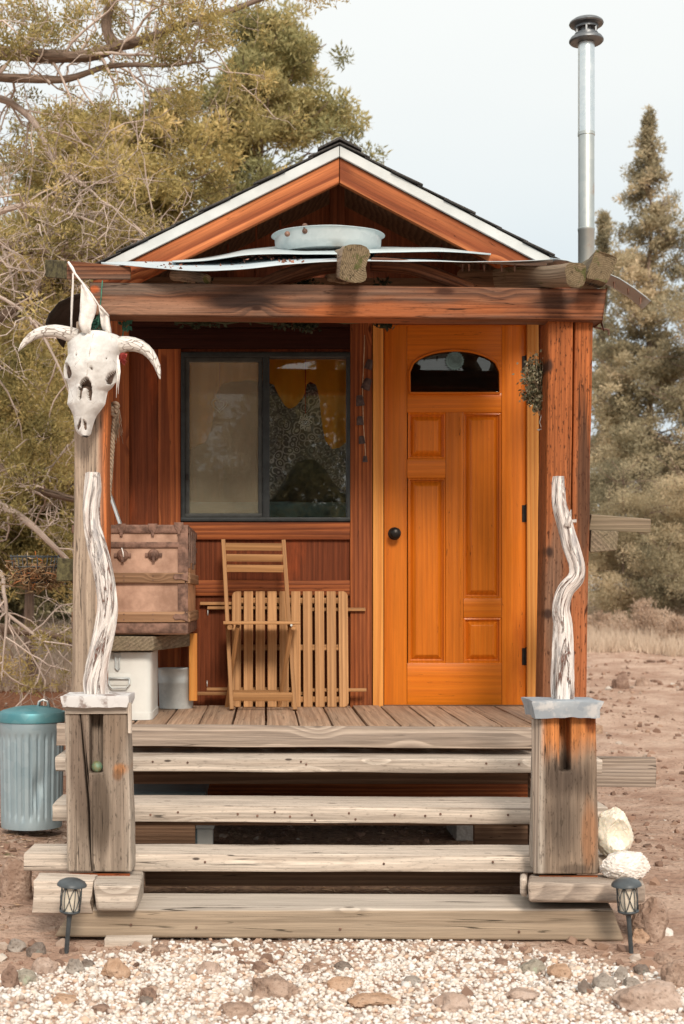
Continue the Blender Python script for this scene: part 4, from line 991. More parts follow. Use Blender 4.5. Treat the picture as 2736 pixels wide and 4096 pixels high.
# ---- green net cord & artificial flower
gn=thing('green_net','tuft of green netting behind the skull at the beam end','netting',P(225,760,-1.2))
w=MB();r2=random.Random(9)
w.tube([P(235,643,-1.24),P(232,680,-1.25),P(228,720,-1.24),P(224,750,-1.24)],.003,5)
for i in range(40):
    c=P(216+r2.gauss(0,9),745+r2.gauss(0,10),-1.215);w.tube([c+Vector((r2.gauss(0,.02),r2.uniform(0,.02),r2.gauss(0,.02))) for _ in range(4)],.0016,4)
w.build('net_cord',MAT['green'],gn,sharp=180)
fl=thing('artificial_flower','faded pink cloth flower with green leaves beside the skull','flower',P(278,800,-1.1))
w=MB();w.tube([P(284,735,-1.1),P(282,765,-1.1),P(277,800,-1.1),P(276,820,-1.1)],.003,5)
for a,b in ((290,735),(280,745),(294,745)):
    c=P(a,b,-1.1)
    for i in range(4):
        d=Vector((r2.gauss(0,1),r2.gauss(0,.5),r2.gauss(0,1))).normalized()*.035;s=Vector((d.z,0,-d.x))*.3
        w.add([c,c+d*.5+s,c+d,c+d*.5-s],[(0,1,2,3)])
w.build('stem',MAT['green'],fl,sharp=180)
w=MB();c=P(279,822,-1.12)
for i in range(26):
    d=Vector((r2.gauss(0,1),r2.gauss(0,.8),r2.gauss(0,1))).normalized()*.035;s=d.cross(Vector((r2.gauss(0,1),1,r2.gauss(0,1)))).normalized()*.012
    w.add([c,c+d*.6+s,c+d,c+d*.6-s],[(0,1,2,3)])
w.build('petals',MAT['pink'],fl,sharp=180)
# ---- rope
rp_=thing('rope','frayed hemp rope knotted and hanging beside the left post','rope',P(262,930,-1.0))
w=MB();Yr=-1.02
path=[P(*np.array((np.interp(t,[0,.1,.4,.8,1],[264,262,257,249,247]),925+280*t)),Yr) for t in np.linspace(0,1,60)]
for st in range(3):
    w.tube([p+Vector((math.cos(i*1.1+st*2.094)*.0062,math.sin(i*1.1+st*2.094)*.0062,0)) for i,p in enumerate(path)],.0062,6)
w.build('strand',MAT['rope'],rp_,sharp=180)
w=MB()
for q in range(3): w.tube([P(262+math.cos(t)*(9-q*2),930+q*8+math.sin(t)*6,Yr-.012)+Vector((0,math.sin(t*2)*.01,0)) for t in np.linspace(0,6.3,24)],.009,7)
for i in range(40):
    a=P(266+r2.uniform(-5,8),938,Yr);w.tube([a,a+Vector((r2.uniform(-.01,.012),r2.uniform(-.01,.01),-.05)),a+Vector((r2.uniform(-.02,.02),r2.uniform(-.015,.015),-.1-r2.random()*.06))],.0012,3)
w.build('knot',MAT['rope'],rp_,sharp=180)
w=MB();w.tube([P(236,1085,-.6),P(277,1205,-.75)],.009,10);o=w.build('metal_rod',MAT['steelrod'],None,loc=P(277,1205,-.75));tag(o,'thin silver metal rod leaning behind the trunk','rod')
# ---- bench
Yb=-1.0
bn=thing('bench','rough thick plank bench under the old travel trunk','bench',P(300,1480,-.8))
w=MB();a=[P(190,1494,Yb),P(352,1492,Yb),P(352,1459,Yb),P(190,1457,Yb)];zt=a[2].z;zb=a[1].z
b=[P(180,1480,-.12),Vector((PX(436,-.35),-.35,zb)),Vector((PX(436,-.35),-.35,zt)),P(180,1440,-.12)]
b[0].z=zb;b[3].z=zt
w.hexa(a+b,1);w.build('bench_top',MAT['plank'],bn,bevel=.006)
w=MB();w.pbox(433,452,1452,1606,-.30,-.26,'z');w.build('leg',MAT['jamb'],bn)
w=MB();w.pbox(200,216,1490,1640,-.25,-.21,'z');w.build('leg',MAT['under'],bn)
# ---- trunk
tr=thing('travel_trunk','old brown travel trunk with wooden slats and iron corners on the bench','trunk',Vector((PX(300,-1),-.6,zt)))
Yt=-.985;Ye=-.14
tx0,tx1=PX(165,Yt),PX(430,Yt);tz1=PZ(1203,Yt);tz0=zt+.002
w=MB();w.box(tx0+.008,tx1-.008,Yt+.008,Ye,tz0+.006,tz1-.006,'x',r=.012,jit=.003);w.build('body',MAT['leather'],tr)
def tz(py): return PZ(py,Yt)
def wrap(y0,y1,mat,name,t=.006,rr=.002,o=.0,jit=.002):
    w=MB();w.box(tx0,tx1-.012,Yt-t+o,Yt+.0075,tz(y1),tz(y0),'x',r=rr,jit=jit);w.build(name,MAT[mat],tr)
    w=MB();w.box(tx1-.0075,tx1+t-o,Yt-t+.004+o,Ye,tz(y1),tz(y0),'y',r=rr,jit=jit);w.build(name,MAT[mat],tr)
wrap(1203,1222,'iron','edge_band',.003);wrap(1242,1255,'iron','edge_band',.002);wrap(1427,1451,'iron','edge_band',.003)
wrap(1313,1337,'slat','slat',.012,.004);wrap(1402,1426,'slat','slat',.012,.004)
w=MB();w.box(tx1-.045,tx1+.002,Yt-.0018,Yt+.006,tz(1451),tz(1203),'z',r=.001);w.build('corner_band',MAT['iron'],tr)
w=MB();w.box(tx1-.0078,tx1-.0065+.002,Yt+.02,Ye-.01,tz(1440),tz(1215),'y',r=.001);w.build('side_panel',MAT['trunkside'],tr)
for i,x in enumerate((.10,.28,.45,.62)):
    w=MB();w.box(tx1-.004,tx1+.006,Yt+x,Yt+x+.05,tz(1300-(i%2)*14),tz(1210),'z',r=.002,jit=.004);w.build('leather_strap',MAT['strap'],tr)
for (px,py) in ((278,1215),(350,1215),(410,1212)):
    w=MB();c=P(px,py,Yt-.006)
    w.prism([(c.x-.022,c.z+.03),(c.x+.022,c.z+.03),(c.x+.02,c.z+.005),(c.x+.008,c.z-.012),(c.x+.006,c.z-.028),(c.x-.006,c.z-.028),(c.x-.008,c.z-.012),(c.x-.02,c.z+.005)],Yt-.007,Yt-.0032);w.build('clamp',MAT['iron'],tr,bevel=.0015)
for (px,py) in ((416,1322),(416,1414)):
    w=MB();c=P(px,py,Yt-.015)
    w.prism([(c.x+.03,c.z+.022),(c.x+.03,c.z-.022),(c.x-.0,c.z-.012),(c.x-.03,c.z-.014),(c.x-.04,c.z),(c.x-.03,c.z+.014),(c.x,c.z+.012)],Yt-.017,Yt-.0122);w.build('clamp',MAT['iron'],tr,bevel=.0015)
for (px,py) in ((281,1272),(352,1271)):
    w=MB();c=P(px,py,Yt-.004);rt=Matrix.Rotation(R(90),3,'X')
    w.lathe([(.001,.012),(.012,.011),(.016,.007),(.022,.006),(.026,.002),(.027,-.002)],c,20,tilt=rt)
    w.box(c.x-.04,c.x+.04,c.y+.0005,c.y+.003,c.z-.010,c.z+.008,'x',r=.001)
    w.box(c.x-.007,c.x+.007,c.y-.012,c.y+.002,c.z-.032,c.z-.012,'z',r=.003);w.build('lock',MAT['iron'],tr,sharp=40)
w=MB();w.tube([P(279,1256,Yt-.012),P(282,1266,Yt-.02),P(283,1277,Yt-.018)],.003,5);w.build('lock_cord',MAT['cloth'],tr,sharp=180)
for py in (1320,1330,1408,1420):
    for px in (284,351): w=MB();w.tube([P(px,py,Yt-.012),P(px,py,Yt-.0150)],.0035,8);w.build('nail',MAT['iron'],tr,sharp=40)
# ---- white metal chest
Yx=-.93
mx=thing('metal_chest','white enamel metal chest with latch and drop handle under the bench','chest',Vector((PX(300,Yx),-.7,FZ)))
x0,x1=PX(205,Yx),PX(347,Yx)
w=MB();w.timber((( x0+x1)/2,-.715,FZ+.004),((x0+x1)/2,-.715,PZ(1494,Yx)-.003),x1-x0,.43,.03,0,(0,-1,0));w.build('body',MAT['boxwhite'],mx,sharp=50)
w=MB();w.timber(((x0+x1)/2,-.715,FZ+.001),((x0+x1)/2,-.715,FZ+.034),x1-x0+.006,.436,.033,0,(0,-1,0));w.build('base_rim',MAT['boxwhite'],mx,sharp=50,bevel=.003)
w=MB();c=P(269,1513,Yx-.0)
w.prism([(c.x-.016,c.z+.035),(c.x+.016,c.z+.035),(c.x+.018,c.z+.01),(c.x+.006,c.z-.01),(c.x+.008,c.z-.05),(c.x-.008,c.z-.05),(c.x-.006,c.z-.01),(c.x-.018,c.z+.01)],Yx-.006,Yx-.0008)
w.tube([P(264,1505,Yx-.012),P(264,1530,Yx-.014),P(269,1536,Yx-.014),P(274,1530,Yx-.014),P(274,1505,Yx-.012)],.003,6);w.build('latch',MAT['galv'],mx,sharp=40,bevel=.001)
w=MB();w.pbox(246,300,1544,1571,Yx-.004,Yx-.0008,r=.002);w.build('handle_plate',MAT['boxwhite'],mx,bevel=.001)
w=MB();w.tube([P(248,1555,Yx-.012),P(297,1555,Yx-.012)],.005,8);w.tube([P(248,1555,Yx-.014),P(250,1570,Yx-.018),P(257,1578,Yx-.02),P(289,1577,Yx-.02),P(296,1568,Yx-.018),P(297,1555,Yx-.014)],.0042,8);w.build('handle',MAT['galv'],mx,sharp=180)
# ---- galvanised bucket
Yk=-.22;ck=P(404,1617,Yk);hk=M(92,Yk);rk=M(43,Yk)
bk_=thing('bucket','small oval galvanised bucket beside the white metal chest','bucket',(ck.x,Yk,FZ))
w=MB();w.lathe([(.001,.008),(rk*.86,.008),(rk*.88,.0),(rk*.90,.01),(rk*.955,hk*.62),(rk*.975,hk*.64),(rk*.96,hk*.67),(rk*.98,hk*.71),(rk*.965,hk*.74),(rk*1.0,hk*.97),(rk*1.03,hk*.985),(rk*1.02,hk),(rk*.98,hk*.985),(rk*.95,hk*.7),(rk*.86,.02),(.001,.02)],(ck.x,Yk,FZ+.002),40,sy=.75);w.build('tub_body',MAT['galv'],bk_,sharp=35)
w=MB();w.tube([(ck.x+rk*.98,Yk+.02,FZ+hk*.98),(ck.x+rk*.95,Yk,FZ+hk+.018),(ck.x+rk*.7,Yk-.02,FZ+hk+.005),(ck.x,Yk-.03,FZ+hk*.97)],.003,6);w.build('bail_handle',MAT['galv'],bk_,sharp=180)
# ---- folding chair
fc=thing('folding_chair','folding slatted wooden chair standing in front of the leaning table','chair',P(600,1625,-.3))
def bar(p,q,wd_,th,mat='chair',name='leg',root=fc,up=(0,-1,.2)):
    w=MB();w.timber(p,q,wd_,th,.004,.0,up);return w.build(name,MAT[mat],root)
T=P(512,1238,-.16);F=P(531.5,1626,-.40);bar(F,T,.021,.032)
T2=P(650,1239,-.16);F2=P(676.5,1627,-.40);bar(F2,T2,.021,.032)
G=P(545,1436,-.46);H=P(520,1613,-.14);H.z=FZ+.002;bar(H,G,.021,.030,'chair')
G2=P(668,1436,-.46);H2=P(640,1614,-.14);H2.z=FZ+.002;bar(H2,G2,.021,.030,'chair')
def on(t,a,b): return a.lerp(b,t)
for (y0,y1) in ((1245,1262),(1271,1288),(1296,1312.5)):
    ym=(y0+y1)/2;t=(1626-ym)/(1626-1238)
    a=on(t,F,T);b=on(t,F2,T2)
    w=MB();w.timber(a+Vector((.0106,-.004,0)),b+Vector((-.0106,-.004,0)),.012,M(y1-y0,-.2),.003,.0,(0,-.2,1));w.build('back_slat',MAT['chair'],fc)
zs=PZ(1424,-.5)
for i in range(6):
    y=-.50+i*.058
    w=MB();w.box(PX(512,-.5)+.0*i,PX(688,-.5),y,y+.046,zs-.016-.003*i*.3,zs-.003*i*.3,'x',r=.004);w.build('seat_slat',MAT['chair'],fc)
for px in (527,672):
    w=MB();x=PX(px,-.48);w.box(x-.012,x+.012,-.495,-.16,zs-.042,zs-.0175,'y',r=.008);w.build('seat_rail',MAT['chair'],fc)
w=MB();w.timber(on(.075,F,T)+Vector((.0106,-.002,0)),on(.075,F2,T2)+Vector((-.0106,-.002,0)),.014,M(20,-.38),.003,0,(0,-.2,1));w.build('stretcher',MAT['chair'],fc)
w=MB();w.timber(on(.18,H,G)+Vector((.0106,0,0)),on(.18,H2,G2)+Vector((-.0106,0,0)),.014,.03,.003,0,(0,-.2,1));w.build('stretcher',MAT['chair'],fc)
w=MB()
w.tube([P(668,1433,-.515),P(668,1433,-.49)],.006,8)
w.build('bolt',MAT['silver'],fc,sharp=40)
# ---- folded slat table leaning on the wall
tb=thing('folding_table','folded square wooden slat table leaning against the cabin wall','table',(PX(665,-.1),-.12,FZ))
zb_,zt_=FZ+.002,PZ(1355,-.12)
def lean(z): return -.165+(z-zb_)/(zt_-zb_)*.10
for i in range(10):
    a=PX(531.3+27.3*i,-.12);b=PX(531.3+27.3*i+21.2,-.12);w=MB();n_=MB()
    ol=[(a,zb_),(b,zb_),(b,zt_),(a,zt_)];rr=.022
    if i==0: ol=[(a+rr,zb_),(b,zb_),(b,zt_),(a+rr,zt_),(a+rr*.3,zt_-rr*.3),(a,zt_-rr),(a,zb_+rr),(a+rr*.3,zb_+rr*.3)]
    if i==9: ol=[(a,zb_),(b-rr,zb_),(b-rr*.3,zb_+rr*.3),(b,zb_+rr),(b,zt_-rr),(b-rr*.3,zt_-rr*.3),(b-rr,zt_),(a,zt_)]
    w.prism(ol,0,.017);w.v=[(x,y+lean(z),z) for x,y,z in w.v];w.build('table_slat',MAT['table'],tb,bevel=.003)
def rail(a,b,y0,y1,off,name='rail',mat='table'):
    w=MB();z=(PZ(y0,-.12)+PZ(y1,-.12))/2;h=M(y1-y0,-.12);w.timber((PX(a,-.12),lean(z)+off,z),(PX(b,-.12),lean(z)+off,z),.018,h,.003,0,(0,0,1));w.build(name,MAT[mat],tb)
rail(537,795,1370,1383,.028);rail(537,795,1478,1491,.028);rail(537,795,1596,1609,.028)
rail(457,700,1379.5,1387,.0475,'folded_leg','chair');rail(474,690,1390,1397,.0475,'folded_leg','chair');rail(700.5,840,1393,1401,.040,'folded_leg','chair')
rail(474,690,1576,1583.5,.0475,'folded_leg','chair');rail(446,700,1586,1593.5,.0475,'folded_leg','chair');rail(700.5,840,1577.5,1585.5,.04,'folded_leg','chair')
w=MB()
for (x,y0,y1) in ((476.5,1398,1411),(475,1560,1574)): w.tube([P(x,y0,-.09),P(x,y1,-.09)],.0025,5)
w.build('hinge_pin',MAT['silver'],tb,sharp=180)
# ---- galvanised tub on the awning
tc=P(751,578,-.56);ra=M(124,-.56)
tub=thing('galvanised_tub','shallow dented galvanised tub lying on the sheet-metal awning','tub',tc)
h=M(38,-.56)
w=MB();w.lathe([(.001,-.005),(ra*.86,-.01),(ra*.92,h*.05),(ra*.975,h*.3),(ra*.985,h*.8),(ra*1.02,h*.93),(ra*1.05,h*.97),(ra*1.05,h),(ra*1.0,h*1.0),(ra*.96,h*.8),(ra*.86,h*.1),(.001,h*.05)],tc,72,sy=.72,rf=lambda r,z,t,i:r*(1+.012*math.sin(3*t+1)+.008*math.sin(7*t)));w.build('tub_body',MAT['galvold'],tub,sharp=35)
w=MB();c=P(697,552,-.56);yy=tc.y-.72*ra*.985*math.sqrt(max(0,1-((c.x-tc.x)/ra)**2))-.004
rt=Matrix.Rotation(R(90),3,'X')
for (dx,dz) in ((0,.03),(0,.0),(-.085,-.012)):
    w=MB();w.lathe([(.001,.004),(.010,.003),(.014,-.002)],(c.x+dx,yy+abs(dx)*.2,c.z+dz*.8+.004),14,tilt=rt);w.build('rivet',MAT['iron'],tub,sharp=60)
# dry leaf litter on the awning
w=MB();r2=random.Random(12)
for i in range(70):
    a=r2.uniform(330,700);t=r2.random();y=600+20*t if a<560 else 588+16*t
    c=P(a,y,-1.28+ .7*(1-t))+Vector((0,0,.006));d=Vector((r2.gauss(0,1),r2.gauss(0,1),r2.gauss(0,.3))).normalized()*r2.uniform(.004,.010);s=Vector((-d.y,d.x,r2.uniform(-.004,.01)))*.6
    w.add([c-d-s,c+d-s,c+d+s+Vector((0,0,.006)),c-d+s],[(0,1,2,3)])
o=w.build('leaf_litter',plain('dry_leaf',(.30,.13,.085),.9,0,.4,40,.2),None,sharp=180,loc=P(500,610,-1.1));tag(o,'scattered dry reddish leaves lying on the awning sheet','leaves',None,'stuff')
# garland behind the beam
w=MB()
for i in range(420):
    a=r2.choice((r2.gauss(655,26),r2.gauss(712,10),r2.gauss(880,12),r2.gauss(690,7),r2.gauss(460,30)))
    y=738+r2.random()**2*(22 if abs(a-712)<20 else 10) if r2.random()<.75 else 652-r2.random()*8
    c=P(a,y,-1.04);d=Vector((r2.gauss(0,1),r2.gauss(0,1),r2.gauss(0,1)-.3)).normalized()*.028;s=d.cross(Vector((r2.gauss(0,1),r2.gauss(0,1),r2.gauss(0,1)))).normalized()*.008
    w.add([c,c+d*.5+s,c+d,c+d*.5-s],[(0,1,2,3)],None,0,r2.random()*.6)
w.tube([P(400+i*30,738+3*math.sin(i*2.),-1.04) for i in range(17)],.006,5)
o=w.build('garland',leafmat('dark_garland',[(0,(.02,.025,.015)),(.8,(.06,.07,.04)),(1,(.2,.2,.14))],.1),None,sharp=180,loc=P(650,738,-1.04));tag(o,'dark withered evergreen garland hanging behind the front beam','garland')
# ---- driftwood
def drift(name,label,pts,rad,Y,seed,base):
    root=thing(name,label,'driftwood',P(pts[0][0],pts[0][1],Y))
    path=[P(a,b,Y+dy) for a,b,dy in pts];out=[]
    rr=[]
    for i in range(len(path)-1):
        p0=path[max(i-1,0)];p1=path[i];p2=path[i+1];p3=path[min(i+2,len(path)-1)]
        for k in range(8):
            t=k/8;out.append(.5*((2*p1)+(p2-p0)*t+(2*p0-5*p1+4*p2-p3)*t*t+(3*p1-p0-3*p2+p3)*t**3));rr.append(M(rad[i]+(rad[i+1]-rad[i])*t,Y))
    out.append(path[-1]);rr.append(M(rad[-1],Y))
    n=26;w=MB();vs=[];gs=[];u=0
    for i,p in enumerate(out):
        if i: u+=(p-out[i-1]).length
        d=(out[min(i+1,len(out)-1)]-out[max(i-1,0)]).normalized();sd=d.cross(Vector((0,1,0))).normalized();up=sd.cross(d)
        for j in range(n):
            t=2*math.pi*j/n+u*1.6
            ridge=.10*math.sin(5*t+nz((u*3,0,seed))*5)+.16*nz((math.cos(t)*1.6,math.sin(t)*1.6,u*5),1,seed)+.10*nz((math.cos(t)*4,math.sin(t)*4,u*3),1,seed+9)
            r=rr[i]*(1+ridge);o=sd*math.cos(2*math.pi*j/n)*r+up*math.sin(2*math.pi*j/n)*r
            vs.append(p+o);gs.append((u,math.cos(t)*rr[i]*1.2+.1,math.sin(t)*rr[i]*1.2))
    fs=[]
    for i in range(len(out)-1):
        for j in range(n): a=i*n+j;b=i*n+(j+1)%n;fs.append((a,b,b+n,a+n))
    fs.append(tuple(range(n))[::-1]);fs.append(tuple((len(out)-1)*n+j for j in range(n)))
    w.add(vs,fs,gs);o=w.build('stick',MAT['drift'],root,sharp=40);return root,out
d1,o1=drift('driftwood_stick','thick bleached driftwood branch standing on the left stair post',[(221,1594,0),(220,1555,0),(229,1500,0),(241,1440,0),(247,1390,0),(243,1340,0),(234,1295,0),(222,1250,0),(210,1205,0),(208,1160,0),(212,1120,0),(213,1083,0)],[27,27,25,24,24,23,22,21,19,19,18,15],-2.06,3.,0)
d2,o2=drift('driftwood_stick','slimmer S-shaped bleached driftwood branch standing on the right stair post',[(1291,1606,0),(1289,1560,0),(1291,1500,0),(1290,1440,0),(1285,1395,0),(1296,1355,0),(1320,1325,0),(1322,1295,0),(1308,1250,0),(1297,1205,0),(1284,1160,0),(1281,1120,0),(1281,1092,0)],[26,25,24,22,19,19,19,18,19,18,16,14,12],-2.06,8.,0)
w=MB();c=P(1306,1195,-2.09);w.tube([c+Vector((-.01,0,-.02)),P(1309,1168,-2.09)],[.016,.002],7)
c=P(1318,1195,-2.07);w.tube([c+Vector((-.03,.0,0)),P(1321,1194,-2.07)],[.008,.007],7);w.build('snag',MAT['drift'],d2,sharp=180)
# egg stone in the slot
w=MB();c=P(222,1758,-2.115);
w.lathe([(.001,-.021),(.012,-.018),(.021,-.008),(.024,.002),(.018,.014),(.009,.021),(.001,.0225)],(c.x,c.y,PZ(1772,-2.15)+.020),20,tilt=Matrix.Rotation(R(75),3,'Y'))
o=w.build('egg_stone',plain('mottled_egg',(.33,.30,.14),.5,0,.4,60,.1,col2=(.14,.26,.18)),None,sharp=180,loc=c);tag(o,'small mottled green egg-shaped stone in the left post slot','stone')
# ---- trash can
Yc=.0;cx=PX(73,Yc);zg_=PZ(1893,Yc);rc=M(74,Yc);hc=M(1640-1376-0,Yc)
zl=PZ(1640,Yc)
can=thing('trash_can','dented ribbed galvanised trash can with teal lid left of the porch','trash can',(cx,Yc,zg_))
def rf(r,z,t,i):
    b=0
    if .10<z/hc0<.82: b=-.007*max(0,math.cos(t*26))**1.5
    return r+b-.012*math.exp(-(((t-4.9+6.28)%6.28-0)/.25)**2)*math.exp(-((z-.3*hc0)/(.12*hc0))**2)-.014*math.exp(-((t-5.15)/.16)**2)*math.exp(-((z-.42*hc0)/.06)**2)
hc0=zl-zg_
prof=[(.001,.004),(rc*.92,.004),(rc*.93,.0),(rc*.94,.02)]+[(rc*(.94+.05*q),.03+(hc0*.80)*q) for q in np.linspace(0,1,26)]+[(rc*1.0,hc0*.87),(rc*1.01,hc0*.99),(rc*1.0,hc0)]
w=MB();w.lathe(prof,(cx,Yc,zg_),208,rf=rf);w.build('can_body',MAT['can'],can,sharp=40)
w=MB();w.lathe([(rc*1.035,zl-.03),(rc*1.05,zl-.028),(rc*1.045,zl+.012),(rc*1.02,zl+.022),(rc*.95,zl+.022),(rc*.9,zl+.030),(rc*.5,zl+.048),(.001,zl+.056)],(cx,Yc,0),64);lid=w.build('lid',MAT['lid'],can,sharp=35)
w=MB()
for dy in (-.012,0.,.012): w.tube([(cx+.035+dy*.2,Yc+dy,zl+.045),(cx+.04,Yc+dy,zl+.075),(cx+.06,Yc+dy,zl+.085),(cx+.085,Yc+dy,zl+.078),(cx+.092,Yc+dy,zl+.045)],.006,8)
w.build('handle',MAT['steelrod'],lid,sharp=180)
# ---- wire basket with fibres, hung behind the left post
Yw=.35;bsk=thing('wire_basket','wire basket stuffed with straw and orange fibre behind the left post','basket',P(80,1300,Yw))
w=MB();cw=P(80,1300,Yw)
for (py,ra_) in ((1276,56),(1300,50),(1335,32)):
    w.tube([P(80+math.cos(t)*ra_,py,Yw)+Vector((0,math.sin(t)*M(ra_,Yw)*.7,0)) for t in np.linspace(0,2*math.pi,32)],.0035,5,caps=False)
for i in range(14):
    t=2*math.pi*i/14;w.tube([P(80+math.cos(t)*ra_,py,Yw)+Vector((0,math.sin(t)*M(ra_,Yw)*.7,0)) for (py,ra_) in ((1272,56),(1300,50),(1335,32),(1338,5))],.0028,4)
w.tube([P(130,1276,Yw),P(150,1285,Yw-.3),P(165,1290,Yw-1.2)],.006,5)
w.build('wire_frame',MAT['lampmetal'],bsk,sharp=180)
w=MB();r2=random.Random(21)
for i in range(260):
    a=P(80+r2.gauss(0,26),1318+r2.gauss(0,12),Yw)+Vector((0,r2.gauss(0,.05),0));pts=[a]
    for _ in range(3): pts.append(pts[-1]+Vector((r2.gauss(0,.03),r2.gauss(0,.02),r2.gauss(-.004,.02))))
    w.tube(pts,.0032,3,tint=r2.random())
w.build('fibre',leafmat('straw_fibre',[(0,(.22,.10,.04)),(.5,(.36,.24,.13)),(.85,(.50,.38,.25)),(1,(.6,.2,.06))],.1),bsk,sharp=180)
# ---- solar path lamps
def lamp(base,label,s=1.,tx=0.,ty=0.):
    if not hasattr(lamp,'src'):
        r=thing('path_lamp',label,'lamp',(0,0,0),'solar path lamps beside the steps')
        w=MB();w.lathe([(.001,.292),(.03,.290),(.050,.280),(.057,.270),(.0575,.265),(.05,.264),(.02,.262),(.001,.262)],(0,0,0),32);w.build('lamp_cap',MAT['lampmetal'],r,sharp=35)
        w=MB();w.lathe([(.028,.165),(.032,.168),(.0335,.26)],(0,0,0),24);w.build('lamp_glass',MAT['lampglass'],r,sharp=40)
        w=MB();w.lathe([(.001,.150),(.014,.150),(.034,.160),(.040,.163),(.040,.169),(.028,.170)],(0,0,0),24)
        for i in range(6):
            t=2*math.pi*i/6
            w.tube([(math.cos(t)*.036,math.sin(t)*.036,.166),(math.cos(t)*.040,math.sin(t)*.040,.215),(math.cos(t)*.038,math.sin(t)*.038,.264)],.002,5)
            for sg in (1,-1):
                w.tube([(math.cos(t+sg*q*1.047)*.0385,math.sin(t+sg*q*1.047)*.0385,.167+.097*(q-.07*math.sin(q*6.28))) for q in np.linspace(0,1,9)],.0018,5)
        w.build('cage',MAT['lampmetal'],r,sharp=180)
        w=MB();w.tube([(0,0,-.08),(0,0,.0),(0,0,.12),(0,0,.15)],[.007,.009,.009,.011],12);w.build('stake',MAT['lampmetal'],r,sharp=50)
        lamp.src=r
    else:
        r=copy_tree(lamp.src);r['label']=label
    r.location=Vector(base);r.scale=(s,s,s);r.rotation_euler=(ty,tx,0);return r
b1=P(152,2172,-2.50);b1.z=0.;lamp(b1,'grey caged path lamp staked at the left end of the steps',.93,R(5),R(2))
b2=P(1447,2178,-2.50);b2.z=0.;lamp(b2,'grey caged path lamp staked by the white rocks on the right',.93,R(-4.5),R(2))
# ---- under the steps
w=MB();w.pbox(449,491,1886,1899,-.78,-.66,'z',r=.003);w.box(PX(452,-.77),PX(488,-.77),-.77,-.67,0,PZ(1899.3,-.77),'z',r=.004);o=w.build('plastic_support',MAT['greyplastic'],None,loc=(PX(470,-.72),-.72,0));tag(o,'grey plastic support stand under the porch behind the steps','support')
tt=thing('storage_tote','blue-grey plastic tote with lid stowed under the porch','tote',(PX(370,-.4),-.4,.0))
w=MB();w.box(PX(260,-.5),PX(470,-.5),-.75,-.2,0.005,PZ(1812,-.5),'x',r=.02);w.build('tub_body',MAT['tote'],tt)
w=MB();w.box(PX(255,-.5),PX(476,-.5),-.77,-.18,PZ(1812,-.5)+.001,PZ(1803,-.5)+.008,'x',r=.006);w.build('lid',MAT['tote'],tt)
w=MB();a=P(1042,1932,-.1);w.prism([(a.x,0.0),(a.x+.17,0.),(a.x+.17,.17),(a.x,.17)],-.15,.25);o=w.build('cinder_block',MAT['concrete'],None,loc=(a.x,-.1,0),bevel=.006);tag(o,'grey concrete block on the soil under the porch','block')
w=MB();w.pbox(238,347,2154,2172,-2.40,-2.24,'x',jit=.004);o=w.build('loose_board',MAT['tread'],None,loc=P(290,2172,-2.36));tag(o,'short pale board poking out under the bottom step','board')

w=MB();r2=random.Random(77)
for i in range(1500):
    if i<750: x,y=r2.uniform(-.8,1.5),r2.uniform(-1.9,.9)
    else:
        y=r2.uniform(-2.6,.4);x=-r2.uniform(1.0,1.75)
    z=gz(x,y)+.004;a=r2.uniform(0,3.14);L=r2.uniform(.012,.05)*(1.8 if r2.random()<.08 else 1);d=Vector((math.cos(a),math.sin(a),r2.gauss(0,.12)));s=Vector((-d.y,d.x,r2.gauss(0,.2)))*r2.uniform(.0015,.006)
    c=Vector((x,y,z+r2.random()*.006));h=Vector((0,0,.003));w.add([c-d*L/2-s,c+d*L/2-s*.6,c+d*L/2+s*.6,c-d*L/2+s,c+h],[(0,1,4),(1,2,4),(2,3,4),(3,0,4)],None,0,r2.random())
o=w.build('wood_chips',leafmat('bark_litter',[(0,(.12,.07,.045)),(.45,(.28,.17,.10)),(.8,(.42,.29,.19)),(1,(.58,.46,.34))],.0,.9),None,sharp=10,loc=(0,-1,0));tag(o,'bark chips and dry straw littering the soil around the steps','chips',None,'stuff')
